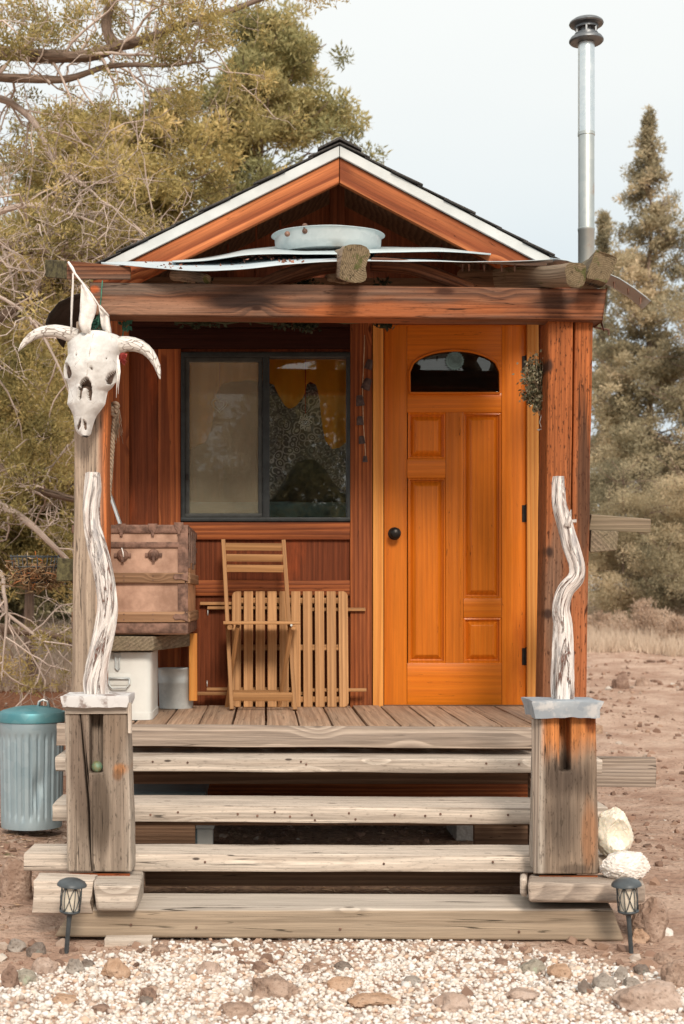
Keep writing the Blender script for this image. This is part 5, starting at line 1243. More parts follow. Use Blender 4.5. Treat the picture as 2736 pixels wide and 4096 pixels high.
# ---------------------------------------------------------------- numpy scatter of pebbles
IC=[];t_=(1+5**.5)/2
for a,b in ((-1,t_),(1,t_),(-1,-t_),(1,-t_)): IC.append((a,b,0))
for a,b in ((-1,t_),(1,t_),(-1,-t_),(1,-t_)): IC.append((0,a,b))
for a,b in ((-1,t_),(1,t_),(-1,-t_),(1,-t_)): IC.append((b,0,a))
IC=np.array(IC)/math.sqrt(1+t_*t_)
IF=np.array([(0,11,5),(0,5,1),(0,1,7),(0,7,10),(0,10,11),(1,5,9),(5,11,4),(11,10,2),(10,7,6),(7,1,8),(3,9,4),(3,4,2),(3,2,6),(3,6,8),(3,8,9),(4,9,5),(2,4,11),(6,2,10),(8,6,7),(9,8,1)])
def scatter(name,pos,size,mat,flat=(.55,.8),tints=None,loc=None,irr=.18,sharp=180):
    n=len(pos)
    q=nr.normal(size=(n,4));q/=np.linalg.norm(q,axis=1)[:,None]
    w_,x,y,z=q.T
    Rm=np.stack([1-2*(y*y+z*z),2*(x*y-z*w_),2*(x*z+y*w_),2*(x*y+z*w_),1-2*(x*x+z*z),2*(y*z-x*w_),2*(x*z-y*w_),2*(y*z+x*w_),1-2*(x*x+y*y)],1).reshape(n,3,3)
    sc=np.stack([np.ones(n),nr.uniform(.65,1,n),nr.uniform(*flat,n)],1)*size[:,None]
    base=IC[None]*(1+nr.normal(0,irr,(n,12,1)))*sc[:,None,:]
    an=nr.uniform(-.5,.5,(n,2));yaw=nr.uniform(0,6.28,n)
    V=np.einsum('nij,nkj->nki',Rm,base)
    # mostly lying flat: squash z a little
    V[:,:,2]*=.8
    V+=pos[:,None,:]
    F=(IF[None]+12*np.arange(n)[:,None,None]).reshape(-1,3)
    t=nr.random(n) if tints is None else tints
    return mk(name,V.reshape(-1,3),F,mat,None,None,None,np.repeat(t,12),sharp,loc=loc)
m,nt,out=newmat('white_gravel');k=NT(nt)
t=k.attr('tint','Fac');c=k.ramp(t,[(0,(.33,.26,.215)),(.08,(.42,.37,.33)),(.13,(.50,.40,.32)),(.25,(.60,.53,.46)),(.45,(.64,.60,.56)),(.8,(.71,.695,.67)),(.93,(.60,.42,.30)),(1,(.42,.34,.30))])
n_=k.noise(k.obj(),90,3,.6);c=k.mix(k.math('MULTIPLY',k.rng(n_,.4,.7),.25),c,(.50,.40,.32))
k.bsdf(out,c,.65,k.bump(n_,.25,.003),0,.3);MAT['gravel']=m
N=34000
px_=nr.uniform(-2.1,2.3,N);py_=nr.uniform(-3.75,-2.27,N)
keep=np.ones(N,bool)
for i in range(N):
    x,y=px_[i],py_[i]
    e=nz((x*1.6,y*1.6,0),1,5)*.16
    d=1.
    if y>-2.62+e*.6: d=sst(-2.28,-2.62,y-e*.3)*.35+.42
    lx=-.83+.12*e-( -2.9-y)*.9 ; rx=1.42+e*.6+(-2.95-y)*1.0
    if y>-2.95: d*=sst(lx-.22,lx+.1,x)*sst(rx+.18,rx-.14,x)
    d*=.80+.35*sst(-.2,.25,nz((x*3.3,y*4.4,2),1,8)) if y>-3.2 else 1.
    # bare brown patches
    if nz((x*2.1,y*3.3,0),1,19)>.36 and y>-3.05: d*=.25
    keep[i]=rng.random()<d
px_,py_=px_[keep],py_[keep];n=len(px_)
sz=nr.gamma(6,.0012,n)+.0026
pos=np.stack([px_,py_,np.array([gz(a,b) for a,b in zip(px_,py_)])+nr.uniform(-.002,.006,n)],1)
gvl=scatter('gravel',pos,sz,MAT['gravel'],loc=(0,-3,0));tag(gvl,'loose white and cream gravel in front of the steps','gravel',None,'stuff')
# loose stones & clods over the bare ground
m,nt,out=newmat('earth_clods');k=NT(nt)
c=k.ramp(k.attr('tint','Fac'),[(0,(.13,.085,.065)),(.4,(.27,.165,.12)),(.75,(.38,.26,.19)),(.93,(.44,.36,.30)),(1,(.62,.58,.52))])
n_=k.noise(k.obj(),60,4,.65);c=k.mix(k.math('MULTIPLY',n_,.4),c,(.20,.125,.09))
k.bsdf(out,c,.95,k.bump(n_,.6,.006),0,.15);MAT['clod']=m
P2=[];S2=[]
for i in range(24000):
    u=rng.random();D=4.5+26*u**1.5
    y=D-D0;span=(1568-CX)*D/S+.4
    x=rng.uniform(-CX*D/S-.3,span)
    if -1.0<x<1.7 and -2.33<y<3.3:
        if not(-.8<x<1.5 and -.4<y<1.6 and rng.random()<.9): continue
    if nz((x*1.4,y*1.1,0),1,33)<-.05 and rng.random()<.75: continue
    if y<-2.7 and -1.0<x<1.5: 
        if rng.random()<.96: continue
    s=(.004+.028*rng.random()**5)*(1+.045*max(0,D-7))
    P2.append((x,y,gz(x,y)+s*.15));S2.append(s)
o=scatter('loose_stones',np.array(P2),np.array(S2),MAT['clod'],(.5,.9),irr=.25,sharp=30,loc=(1,0,0));tag(o,'small loose stones and clods scattered over the dirt','stones',None,'stuff')
# ---------------------------------------------------------------- individual rocks
def rockmat(name,a,b,pit=40,lich=None):
    m,nt,out=newmat(name);k=NT(nt);o=k.obj();n1=k.noise(o,9,6,.65);v=k.vor(o,pit);n2=k.noise(o,pit*1.6,4,.7)
    c=k.mix(k.rng(n1,.35,.65),a,b);c=k.mix(k.math('MULTIPLY',k.rng(v,.28,.1),k.math('MULTIPLY',n2,1.1)),c,tuple(q*.35 for q in a))
    if lich: c=k.mix(k.rng(k.noise(o,14,4,.6),.58,.66),c,lich)
    k.bsdf(out,c,.95,k.bump(k.math('ADD',k.math('MULTIPLY',v,.9),n2),.8,.012),0,.15);return m
RM={'lava':rockmat('brown_lava',(.26,.17,.125),(.42,.305,.24),55),'rust':rockmat('rust_rock',(.36,.22,.14),(.48,.33,.235),45),'grey':rockmat('grey_rock',(.24,.20,.17),(.38,.335,.295),50),
    'dark':rockmat('charcoal_rock',(.15,.115,.095),(.25,.205,.175),50,(.25,.25,.22)),'pink':rockmat('pinkish_rock',(.36,.255,.20),(.50,.385,.32),50),'brown':rockmat('dark_brown_rock',(.20,.125,.095),(.31,.21,.16),50),'lichen':rockmat('lichen_rock',(.24,.21,.17),(.36,.32,.26),40,(.34,.36,.27)),'pale':rockmat('pale_chip',(.62,.57,.52),(.72,.68,.63),40)}
def ico(sub):
    bm=bmesh.new();bmesh.ops.create_icosphere(bm,subdivisions=sub,radius=1.);v=np.array([x.co[:] for x in bm.verts]);f=[tuple(q.index for q in p.verts) for p in bm.faces];bm.free();return v,f
ICO4=ico(4);ICO5=ico(5)
def rock(px,py,wpx,hpx,mat,label,seed,cat='rock',ang=.30,deep=.8,name='rock',facet=6):
    bot=py+hpx/2
    D=CZ*S/(bot-CY)*.995
    for _ in range(3): D=(CZ-gz((px-CX)*D/S,D-D0))*S/(bot-CY)
    hw=wpx*D/S/2*.88;hh=hpx*D/S/2*.92;dp=hw*deep
    Y=D-D0+dp*.75;c=P(px,py,Y);c=Vector((c.x,Y,gz(c.x,Y)+hh*.38))
    v,f=ICO4;rr=random.Random(seed)
    pl=[(Vector((rr.gauss(0,1),rr.gauss(0,1),rr.gauss(0,1))).normalized(),rr.uniform(.62,.92)) for _ in range(facet)]
    out=[]
    for p in v:
        q=Vector(p)
        for nrm,d in pl:
            e=q.dot(nrm)-d
            if e>0: q-=nrm*e*.92
        s=1+ang*nz(q,1.3,seed)+ang*.4*nz(q,3.7,seed+2)+ang*.22*nz(q,9,seed+4)
        q=q*s
        out.append((c.x+q.x*hw*1.12,c.y+q.y*dp*1.12,c.z+q.z*hh*1.35))
    o=mk(name,out,f,RM[mat] if isinstance(mat,str) else mat,None,None,None,[rr.random()]*len(v),38,loc=(c.x,c.y,c.z))
    return tag(o,label,cat)
RL=[(38,2008,84,108,'lava','large pitted brown lava rock at the left photo edge beside the steps',1),
(1492,2096,88,120,'lava','tall brown lava rock behind the right path lamp',2),
(1490,2285,160,70,'pink','broad flat pinkish brown lava rock in the right foreground',3),
(1548,2228,70,66,'lava','brown lava rock at the right photo edge above the broad flat one',4),
(628,2258,124,60,'lava','biggest brown pitted rock lying in the white gravel',5),
(852,2296,118,26,'rust','long low rust-brown rock sunk in the middle gravel',6),
(1040,2296,92,46,'pink','pinkish tan rock sunk in the gravel right of the middle',7),
(1285,2221,62,46,'rust','rounded orange tan rock before the right end of the bottom step',8),
(1219,2213,62,38,'lichen','grey crusty rock between the orange tan rock and the bottom step',9),
(1384,2249,58,38,'grey','smooth light grey stone slab left of the right path lamp',10),
(1424,2229,34,38,'grey','upright grey stone touching the right path lamp stake',11),
(1338,2260,38,38,'dark','small dark grey stone left of the light grey slab',12),
(1446,2251,42,32,'grey','low grey stone in front of the right path lamp stake',13),
(1195,2280,82,28,'pink','flat pinkish rock below the rounded orange tan rock',14),
(340,2274,40,30,'brown','small chocolate brown stone alone in the left gravel',15),
(597,2216,42,30,'brown','dark brown stone near the bottom step above the biggest rock',16),
(711,2217,40,26,'lava','small brown stone near the bottom step, left of the dark flat one',17),
(788,2213,38,22,'dark','small dark flat stone tucked before the middle of the bottom step',18),
(265,2219,62,48,'rust','orange tan rock before the loose board at the left',19),
(104,2211,62,46,'pink','pink tan rounded rock left of the left path lamp',20),
(84,2172,46,44,'dark','charcoal rock behind the rounded rocks at the left path lamp',21),
(58,2232,52,48,'lichen','lichen speckled grey rock at the left edge of the gravel',22),
(24,2236,44,62,'brown','dark brown rock at the far left photo edge',23),
(780,2254,74,32,'rust','rusty brown rock sunk in the gravel below the middle of the steps',24),
(538,2314,84,32,'lava','brown pitted rock in the near gravel left of the middle',25),
(150,2290,62,20,'rust','flat orange chip of rock in the left gravel',26),
(945,2246,42,18,'grey','thin grey stone flat in the gravel before the steps',27),
(1466,2142,44,40,'rust','orange rock behind the stake of the right path lamp',28),
(170,2212,40,40,'grey','grey stone right of the left path lamp stake',29),
(366,2173,46,28,'lava','brown stone under the bottom step beside the loose board',30),
(335,2290,32,26,'dark','small dark pebble-like stone in the left gravel under the brown stone',31),
(1528,2136,34,18,'pale','thin white stone chip on the dirt at right',32),
(200,2208,34,26,'dark','dark stone between the left path lamp and the orange tan rock',33),
(1520,2195,44,30,'lava','brown stone between the right lamp and the right edge lava rock',34),
(1470,2222,40,24,'dark','dark low stone right of the right path lamp stake',35),
(230,2290+20,44,26,'brown','brown weathered stone in the left gravel below the orange tan rock',36),
(1150,2205,44,24,'brown','small brown stone at the foot of the bottom step right of the middle',37),
(480,2220,60,30,'pink','pale pinkish stone at the foot of the bottom step left of the middle',38),
(40,2165,44,34,'grey','grey stone half sunk in dirt left of the charcoal rock',39),
(1400,1480,0,0,'lava','',0)]
for r in RL:
    if r[2]: rock(*r[:7])
# white crystals on the right-hand base
v,f=ICO5
def cryst(px,py,w_,h_,Y,seed,mat,label,name,rough,facet,holes=()):
    c=P(px,py,Y);hw=M(w_/2,Y);hh=M(h_/2,Y);rr=random.Random(seed);out=[]
    pl=[(Vector((rr.gauss(0,1),rr.gauss(0,1),rr.gauss(0,1))).normalized(),rr.uniform(.72,.92)) for _ in range(facet)]
    for p in v:
        q=Vector(p)
        for nrm,d in pl:
            e=q.dot(nrm)-d
            if e>0: q-=nrm*e*.85
        s=1+rough*.5*nz(q,1.6,seed)+rough*.7*abs(nz(q,6,seed+3))+rough*.5*nz(q,14,seed+4)
        q*=s
        for hp,hr,hd in holes:
            dd=(q-Vector(hp)).length
            if dd<hr: q-=Vector(hp).normalized()*hd*(1-(dd/hr)**2)
        z=q.z
        x=q.x*(1-.2*max(0,z)) if name=='crystal_boulder' else q.x
        out.append((c.x+x*hw*1.05,c.y+q.y*hw*.8,c.z+z*hh*1.1))
    o=mk(name,out,f,mat,None,None,None,None,45,loc=c);return tag(o,label,'crystal')
cryst(1407,1906,88,106,-2.02,5,MAT['crystal'],'milky cream hollow crystal boulder beside the right stair post','crystal_boulder',.10,7,[((.12,-.8,-.05),.6,.75)])
cryst(1432,1981,108,66,-2.16,9,MAT['druse'],'rough white crystal cluster on the right base block','crystal_cluster',.16,14)
# ================================================================= PLANTS AND TREES
FOL={'gold':leafmat('golden_juniper',[(0,(.11,.095,.04)),(.35,(.30,.25,.095)),(.7,(.56,.44,.18)),(1,(.74,.57,.29))],.38),
 'olive':leafmat('olive_juniper',[(0,(.12,.12,.055)),(.35,(.29,.275,.125)),(.7,(.54,.46,.22)),(1,(.70,.56,.30))],.4),
 'conifer':leafmat('brown_green_conifer',[(0,(.14,.13,.085)),(.35,(.32,.28,.18)),(.7,(.54,.455,.30)),(1,(.70,.56,.38))],.38),
 'dark':leafmat('dark_juniper',[(0,(.07,.068,.038)),(.5,(.20,.18,.09)),(1,(.42,.34,.18))],.35),
 'sage':leafmat('tan_sagebrush',[(0,(.36,.25,.18)),(.5,(.54,.40,.30)),(1,(.68,.54,.42))],.3),
 'straw':leafmat('dry_grass',[(0,(.40,.30,.22)),(.5,(.56,.44,.34)),(1,(.70,.59,.47))],.3)}
MAT['bark']=wood('grey_brown_bark',(.24,.175,.135),(.11,.078,.06),ringf=40,ringamt=.3,fiber=.6,kr=0,crack=2.,rough=.95,bump=1.)
MAT['twig']=wood('silver_dead_twigs',(.58,.48,.42),(.36,.28,.23),ringf=40,ringamt=.3,fiber=.5,kr=0,rough=.9)
def puffs(name,cs,rs,cnt,leaf,mat,parent=None,up=.25,wid=.30,flatz=.75,tintc=None,radial=1.,loc=None):
    cs=np.array([c[:] for c in cs]);rs=np.array(rs);n=len(cs)
    idx=np.repeat(np.arange(n),np.maximum(4,(cnt*(rs/rs.mean())**1.6).astype(int)));m=len(idx)
    d=nr.normal(size=(m,3));d[:,2]+=.15;d/=np.linalg.norm(d,axis=1)[:,None]
    rad=nr.random(m)**.40
    p=cs[idx]+d*(rs[idx]*rad)[:,None]*np.array([1,1,flatz])
    dr=d*radial*.55+nr.normal(size=(m,3))*.6+np.array([0,0,up]);dr/=np.linalg.norm(dr,axis=1)[:,None]
    rn=d+nr.normal(size=(m,3))*.35;sd=np.cross(dr,rn+1e-4);sd/=np.linalg.norm(sd,axis=1)[:,None]
    L=leaf*nr.uniform(.55,1.25,m)
    a=p;b=p+dr*(L*.45)[:,None]+sd*(L*wid*.5)[:,None];c=p+dr*L[:,None];e=p+dr*(L*.45)[:,None]-sd*(L*wid*.5)[:,None]
    V=np.stack([a,b,c,e],1).reshape(-1,3);F=np.arange(m*4).reshape(-1,4)
    tc=nr.random(n) if tintc is None else np.array(tintc)
    t=np.clip(tc[idx]*.7+nr.random(m)*.3,0,1)
    return mk(name,V,F,mat,parent,None,None,np.repeat(t,4),None,loc=loc)
def wander(a,d,L,n,curl,grav=0.,rr=rng):
    pts=[Vector(a)];d=Vector(d).normalized();st=L/n
    for i in range(n):
        d=(d+Vector((rr.gauss(0,curl),rr.gauss(0,curl),rr.gauss(0,curl)+grav))).normalized();pts.append(pts[-1]+d*st)
    return pts
def grow(mb,pts,r0,r1,lvl,rr,tips,kids=(5,4,3),ratio=.5,curl=.28,sides=(8,5,4,3),grav=0.,spread=.9,minr=.0025,tint=None):
    n=len(pts)
    mb.tube(pts,[r0+(r1-r0)*i/(n-1) for i in range(n)],sides[min(lvl,3)],jit=.15 if lvl==0 else 0,seed=rr.random()*9,caps=False)
    L=sum((pts[i+1]-pts[i]).length for i in range(n-1))
    if lvl>=len(kids): tips.append((pts[-1],L));tips.append((pts[n//2],L));return
    for k in range(kids[lvl]):
        t=rr.uniform(.22,1.0);i=min(n-2,int(t*(n-1)));p=pts[i].lerp(pts[i+1],t*(n-1)-i)
        d=(pts[i+1]-pts[i]).normalized()
        s=Vector((rr.gauss(0,1),rr.gauss(0,1),rr.gauss(0,1)));s=(s-d*s.dot(d)).normalized()
        nd=d*rr.uniform(.3,.9)+s*spread
        l=L*ratio*rr.uniform(.6,1.25)*(1.1-.4*t)
        rc=max(minr,(r0+(r1-r0)*t)*rr.uniform(.4,.65))
        grow(mb,wander(p,nd,l,max(4,6-lvl),curl,grav,rr),rc,max(minr*.7,rc*.3),lvl+1,rr,tips,kids,ratio,curl,sides,grav,spread,minr)
    tips.append((pts[-1],L))
def conifer(name,label,px,pyb,D,pytop,wpx,mat,seed,group,prof='spire',nl=70,puffr=.22,leaf=.07,cnt=150,dens=1.0,z0f=.08,lean=0.,cat='tree',bare=0.,trunk=.09,keep=None,gap=None):
    rr=random.Random(seed);Y=D-D0;x=PX(px,Y);zb=gz(x,Y)-.1;H=PZ(pytop,Y)-zb;W=M(wpx/2,Y)
    root=thing(name,label,cat,(x,Y,zb+.1),group)
    w=MB();n=10
    tp=[Vector((x+lean*H*(i/n)**1.5+nz((i*.8,seed,0))*.08*H*.2,Y+nz((i*.8,seed,4))*.1,zb+H*.97*i/n)) for i in range(n+1)]
    w.tube(tp,[trunk*H*.10*(1.05-i/n)**1.2+.008 for i in range(n+1)],9,jit=.15,seed=seed)
    cs=[];rs=[];tc=[]
    for k in range(nl):
        t=z0f+(1-z0f)*((k+rr.random())/nl)
        if prof=='spire': r=W*(1-t)**.85*(.75+.5*rr.random())*min(1,.45+t*4)
        elif prof=='dome': r=W*max(.05,math.sin(min(1,(t*.92+.06))*math.pi)**.36)*(.6+.5*rr.random())
        elif prof=='round': r=W*max(.05,math.sin(min(1,(t*.93+.07))*math.pi)**.55)*(.55+.55*rr.random())
        else: r=W*(1-.75*t)*(.6+.5*rr.random())
        i=min(n-1,int(t*n));p=tp[i].lerp(tp[i+1],t*n-i)
        a=rr.uniform(0,6.283)
        d=Vector((math.cos(a),math.sin(a),rr.uniform(.0,.55)))
        pts=wander(p,d,r,5,.16,.02,rr)
        w.tube(pts,[max(.008,.016*H*.1*(1-.7*t)*(1-q/5.5)) for q in range(6)],4,caps=False)
        nb=max(2,int(r/puffr*1.5*dens))
        for q in range(nb):
            u=(.25+.75*(q+rr.random())/nb) if rr.random()>.15 else rr.random()
            j=min(4,int(u*5));c=pts[j].lerp(pts[j+1],u*5-j)
            off=.35*r*u*.6
            c=c+Vector((rr.gauss(0,off),rr.gauss(0,off),rr.gauss(0,off*.7)))
            if bare and nz(c*.55,1,seed)<-bare: continue
            if gap is not None and t<.86 and nz(c*gap[0],1,seed+7)<gap[1]: continue
            cs.append(c);rs.append(puffr*rr.uniform(.6,1.35)*(1-.45*t if prof=='spire' else 1));tc.append(min(1,max(0,.5+.75*nz(c*.8,1,seed)+rr.uniform(-.25,.25))))
            if rr.random()<.5: w.tube([pts[j],c],[.008,.004],3,caps=False)
    if prof=='spire':
        for q in range(46):
            t=.78+.21*rr.random();i=min(n-1,int(t*n));p=tp[i].lerp(tp[i+1],t*n-i);o_=W*(1-t)**.85*.55;cs.append(p+Vector((rr.gauss(0,o_),rr.gauss(0,o_),rr.gauss(0,.08))));rs.append(puffr*.62);tc.append(rr.random())
        for q in range(8): cs.append(tp[-1]+Vector((rr.gauss(0,.05),rr.gauss(0,.05),H*.03*(q/7-.6))));rs.append(puffr*.4);tc.append(.5)
    w.build('trunk',MAT['bark'],root,sharp=60)
    puffs('crown',cs,rs,cnt,leaf,FOL[mat],root,tintc=tc)
    return root
G='junipers behind the cabin'
# big rounded juniper behind the roof
conifer('juniper_tree','tall rounded olive juniper rising behind the cabin roof',608,1480,19.,15,480,'olive',11,None,'dome',210,.19,.085,150,.95,.34,trunk=.2,bare=.36,gap=(1.15,-.06))
# right-hand trees
conifer('conifer_tree','tall pointed conifer with a spire top standing right of the stovepipe',1488,1440,31.,228,500,'conifer',12,None,'spire',260,.20,.10,75,1.35,.06,trunk=.10,gap=(1.0,-.02))
conifer('juniper_tree','thin grey-brown open juniper between the porch post and the pointed conifer',1385,1440,34.,470,230,'conifer',13,None,'spire',120,.22,.11,70,1.2,.10,trunk=.09,gap=(1.0,-.02))
conifer('juniper_tree','golden brown juniper crowding the right photo edge',1625,1440,29.,560,380,'conifer',14,None,'round',120,.24,.09,100,.9,.12,trunk=.14,bare=.3,gap=(1.1,-.04))
conifer('juniper_tree','low spreading olive juniper in the gap under the side shelf',1430,1452,28.,1060,360,'conifer',15,None,'round',80,.22,.05,240,.9,.04,trunk=.10,bare=.3)
conifer('juniper_tree','low olive juniper thicket at the lower right photo edge',1580,1450,27.,1060,320,'conifer',16,None,'round',70,.22,.05,240,.9,.04,trunk=.10,bare=.3)
# left-hand trees: filling behind the big near juniper
conifer('juniper_tree','golden foliage juniper filling the left behind the bare branches',270,1480,16.5,275,760,'gold',21,None,'dome',200,.17,.075,170,.95,.28,trunk=.22,bare=.36,gap=(1.3,-.12))
conifer('juniper_tree','dark tangled juniper low behind the skull and left post',60,1480,18.5,560,640,'dark',22,None,'round',130,.22,.08,130,1.1,.06,trunk=.2,bare=.38)
conifer('juniper_tree','bright olive gold juniper bush beside the left post at mid height',70,1490,13.2,800,360,'gold',23,None,'round',100,.13,.05,190,1.1,.36,trunk=.16)
conifer('juniper_tree','shaded olive juniper far left behind the trash can',-40,1480,20.,400,560,'olive',24,None,'round',130,.22,.08,140,1.1,.06,trunk=.2,bare=.32)
# near juniper: limbs entering from the left edge, with bare silver twigs and sparse foliage
Yn=3.2
near=thing('old_juniper','old near juniper with bare silver twigs reaching in from the left','tree',P(-260,1560,Yn))
wb=MB();wt_=MB();tips=[];rr=random.Random(41)
tr_=[P(-250,1580,Yn),P(-270,1200,Yn+.1),P(-240,800,Yn),P(-260,400,Yn-.1),P(-200,60,Yn),P(-120,-250,Yn)]
wb.tube(tr_,[.30,.26,.23,.19,.15,.1],12,jit=.25,seed=3.)
def limb(pp,r0,r1,kids=(7,5,4),ratio=.42,grav=0.,dy=0.,mb=None,spread=.9,curl=.3):
    pts=[P(a,b,Yn+dy+c) for a,b,c in pp];out=[]
    for i in range(len(pts)-1):
        p0=pts[max(i-1,0)];p1=pts[i];p2=pts[i+1];p3=pts[min(i+2,len(pts)-1)]
        for k in range(4):
            t=k/4;out.append(.5*((2*p1)+(p2-p0)*t+(2*p0-5*p1+4*p2-p3)*t*t+(3*p1-p0-3*p2+p3)*t**3))
    out.append(pts[-1])
    m=wb if mb is None else mb
    n=len(out);m.tube(out,[r0+(r1-r0)*i/(n-1) for i in range(n)],11,jit=.38,seed=rr.random()*9,caps=False)
    L=sum((out[i+1]-out[i]).length for i in range(n-1))
    for q in range(kids[0]):
        t=(q+rr.random())/kids[0];i=min(n-2,int(t*(n-1)));p=out[i];d=(out[i+1]-out[i]).normalized()
        s=Vector((rr.gauss(0,1),rr.gauss(0,.7),rr.gauss(0,1)));s=(s-d*s.dot(d)).normalized()
        l=rr.uniform(.5,1.15)*ratio*2.2
        rc=max(.007,(r0+(r1-r0)*t)*rr.uniform(.22,.4))
        grow(wt_,wander(p,d*.45+s*spread+Vector((0,0,grav*2)),l,7,curl,grav,rr),rc,.004,1,rr,tips,(0,)+tuple(kids[1:]),.52,curl,(8,5,4,3),grav,spread,.0022)
limb([(-250,150,0),(-60,120,0),(80,128,0),(200,128,0),(270,105,0),(330,92,.1),(420,55,.1),(540,20,.2),(640,-20,.3)],.060,.016,(30,4,3))
limb([(262,110,0),(245,70,0),(250,20,0),(275,-40,0)],.045,.03,(4,4,3))
limb([(-240,300,0),(-80,190,0),(60,180,0),(150,182,0),(260,150,0),(380,150,-.2),(470,140,-.2)],.045,.007,(26,4,3))
limb([(-240,380,0),(-40,230,.2),(70,270,.2),(130,380,.1),(200,430,0),(250,480,0)],.035,.008,(22,4,4),mb=wt_,grav=-.02)
limb([(-240,700,0),(-60,560,0),(60,575,0),(180,585,.1),(330,590,.1),(420,560,.2)],.055,.010,(24,4,3))
limb([(-240,560,0),(-40,500,0),(60,470,0),(160,490,-.2),(240,520,-.2)],.035,.006,(20,5,3),mb=wt_)
limb([(-240,840,0),(-60,760,0),(40,700,0),(110,640,.1),(150,560,.1),(240,520,.2)],.05,.012,(18,4,3))
limb([(-240,1050,0),(-90,1010,0),(30,1100,0),(110,1130,.1),(200,1150,.2)],.05,.02,(9,4,3))
limb([(-240,1150,0),(-60,1140,0),(40,1180,0),(110,1240,0),(170,1300,.2)],.04,.015,(18,5,3),mb=wt_)
limb([(-240,1270,0),(-40,1330,-.2),(10,1400,-.3),(60,1440,-.3),(105,1480,-.3),(125,1530,-.3)],.022,.004,(13,4,3),mb=wt_,grav=-.06)
limb([(-240,1290,0),(-20,1300,-.3),(8,1360,-.5),(15,1420,-.5),(8,1500,-.5),(4,1560,-.5)],.02,.004,(10,4,3),mb=wt_,grav=-.06)
limb([(-240,1380,0),(0,1440,.5),(100,1450,.6),(190,1480,.8)],.05,.02,(6,4,3))
limb([(-240,640,0),(-60,660,-.3),(60,720,-.4),(130,830,-.4),(165,920,-.4)],.02,.004,(10,4,3),mb=wt_,grav=-.05)
wb.build('trunk',MAT['bark'],near,sharp=60)
wt_.build('twigs',MAT['twig'],near,sharp=180)
# sparse foliage on part of the twig tips
cs=[];rs=[];tc=[]
for p,L in tips:
    D=p.y+D0;px=CX+p.x*S/D;py=CY-(p.z-CZ)*S/D
    pr=.10
    if py<130: pr=.30
    if px>400 and py<260: pr=.55
    if 290<py<560: pr=.12
    if 780<py<1120: pr=.4
    if 150<py<290 and px<400: pr=.08
    if rr.random()<pr: cs.append(p+Vector((rr.gauss(0,.04),rr.gauss(0,.04),rr.gauss(0,.04))));rs.append(rr.uniform(.04,.10));tc.append(min(1,max(0,.5+.6*nz(p*1.4,1,3)+rr.uniform(-.2,.2))))
puffs('crown',cs,rs,46,.042,FOL['gold'],near,tintc=tc)
# ---------------------------------------------------------------- sagebrush and dry grass
def bush(label,px,pyb,D,wpx,hpx,mat,seed,name='sagebrush',leaf=.06,group=None):
    rr=random.Random(seed);Y=D-D0;x=PX(px,Y);z=gz(x,Y);W=M(wpx/2,Y);H=M(hpx,Y)
    root=thing(name,label,'shrub',(x,Y,z),group);w=MB();cs=[];rs=[]
    for i in range(26):
        a=rr.uniform(0,6.28);q=rr.random()**.6
        e=Vector((x+math.cos(a)*W*q,Y+math.sin(a)*W*q*.8,z+H*(1-.55*q*q)*rr.uniform(.6,1)))
        w.tube([(x+rr.gauss(0,.05),Y+rr.gauss(0,.05),z-.02),((x+e.x)/2+rr.gauss(0,.03),(Y+e.y)/2,(z+e.z)/2),e],[.014,.009,.004],4,caps=False)
        for t in (.55,.8,1.): cs.append(Vector((x,Y,z)).lerp(e,t));rs.append(H*.16)
    w.build('stems',MAT['twig'],root,sharp=180);puffs('foliage',cs,rs,80,leaf,FOL[mat],root,up=.7,wid=.22)
    return root
bush('largest pinkish tan sagebrush with two plumes on the right',1470,1508,24.,150,108,'sage',1)
bush('low tan sagebrush clump next to the right porch post',1375,1500,26.,90,60,'sage',2)
bush('small tan bush at the right photo edge before the trees',1550,1512,23.,90,70,'sage',3)
bush('rounded straw-tinted bush in front of the right edge trees',1530,1478,30.,110,60,'sage',4)
bush('low sagebrush in the shade below the low spreading juniper',1420,1470,31.,110,54,'sage',5)
bush('low dry bush in the grass behind the left post',110,1500,18.,90,60,'straw',6,'dry_bush')
rock(1425,1512,44,40,'brown','dark brown boulder in the dry grass right of the porch',51,ang=.3)
rock(1475,1528,36,24,'lava','low brown boulder in front of the sagebrush on the right',52,ang=.3)
# dry grass
pts=[];hs=[]
for i in range(26000):
    if rng.random()<.55: D=rng.uniform(20.5,40);px=rng.uniform(1300,1640);
    else: D=rng.uniform(13.2,24);px=rng.uniform(-80,460)
    Y=D-D0;x=PX(px,Y)
    nn=nz((x*.7,Y*.55,0),1,44)
    if px>1000 and D<23.5 and nn<.05: continue
    if nn<-.18: continue
    pts.append((x,Y,gz(x,Y)));hs.append((.10+.20*rng.random())*(1+.5*nn))
pts=np.array(pts);hs=np.array(hs);m_=len(pts)
B=3
p=np.repeat(pts,B,0)+np.concatenate([nr.normal(0,.05,(m_*B,2)),np.zeros((m_*B,1))],1);L=np.repeat(hs,B)*nr.uniform(.6,1.2,m_*B)
dr=np.stack([nr.normal(0,.35,m_*B),nr.normal(0,.35,m_*B),np.ones(m_*B)],1);dr/=np.linalg.norm(dr,axis=1)[:,None]
sd=np.stack([nr.normal(size=m_*B),nr.normal(size=m_*B)*.4,np.zeros(m_*B)],1);sd/=np.linalg.norm(sd,axis=1)[:,None]
wd_=.006+.0005*(p[:,1]+D0)*.35
V=np.stack([p-sd*wd_[:,None],p+sd*wd_[:,None],p+dr*L[:,None]],1).reshape(-1,3)
tn=np.repeat(np.clip(.5+.4*np.array([nz((a[0]*.8,a[1]*.8,0),1,3) for a in pts]),0,1),B)*.6+nr.random(m_*B)*.4
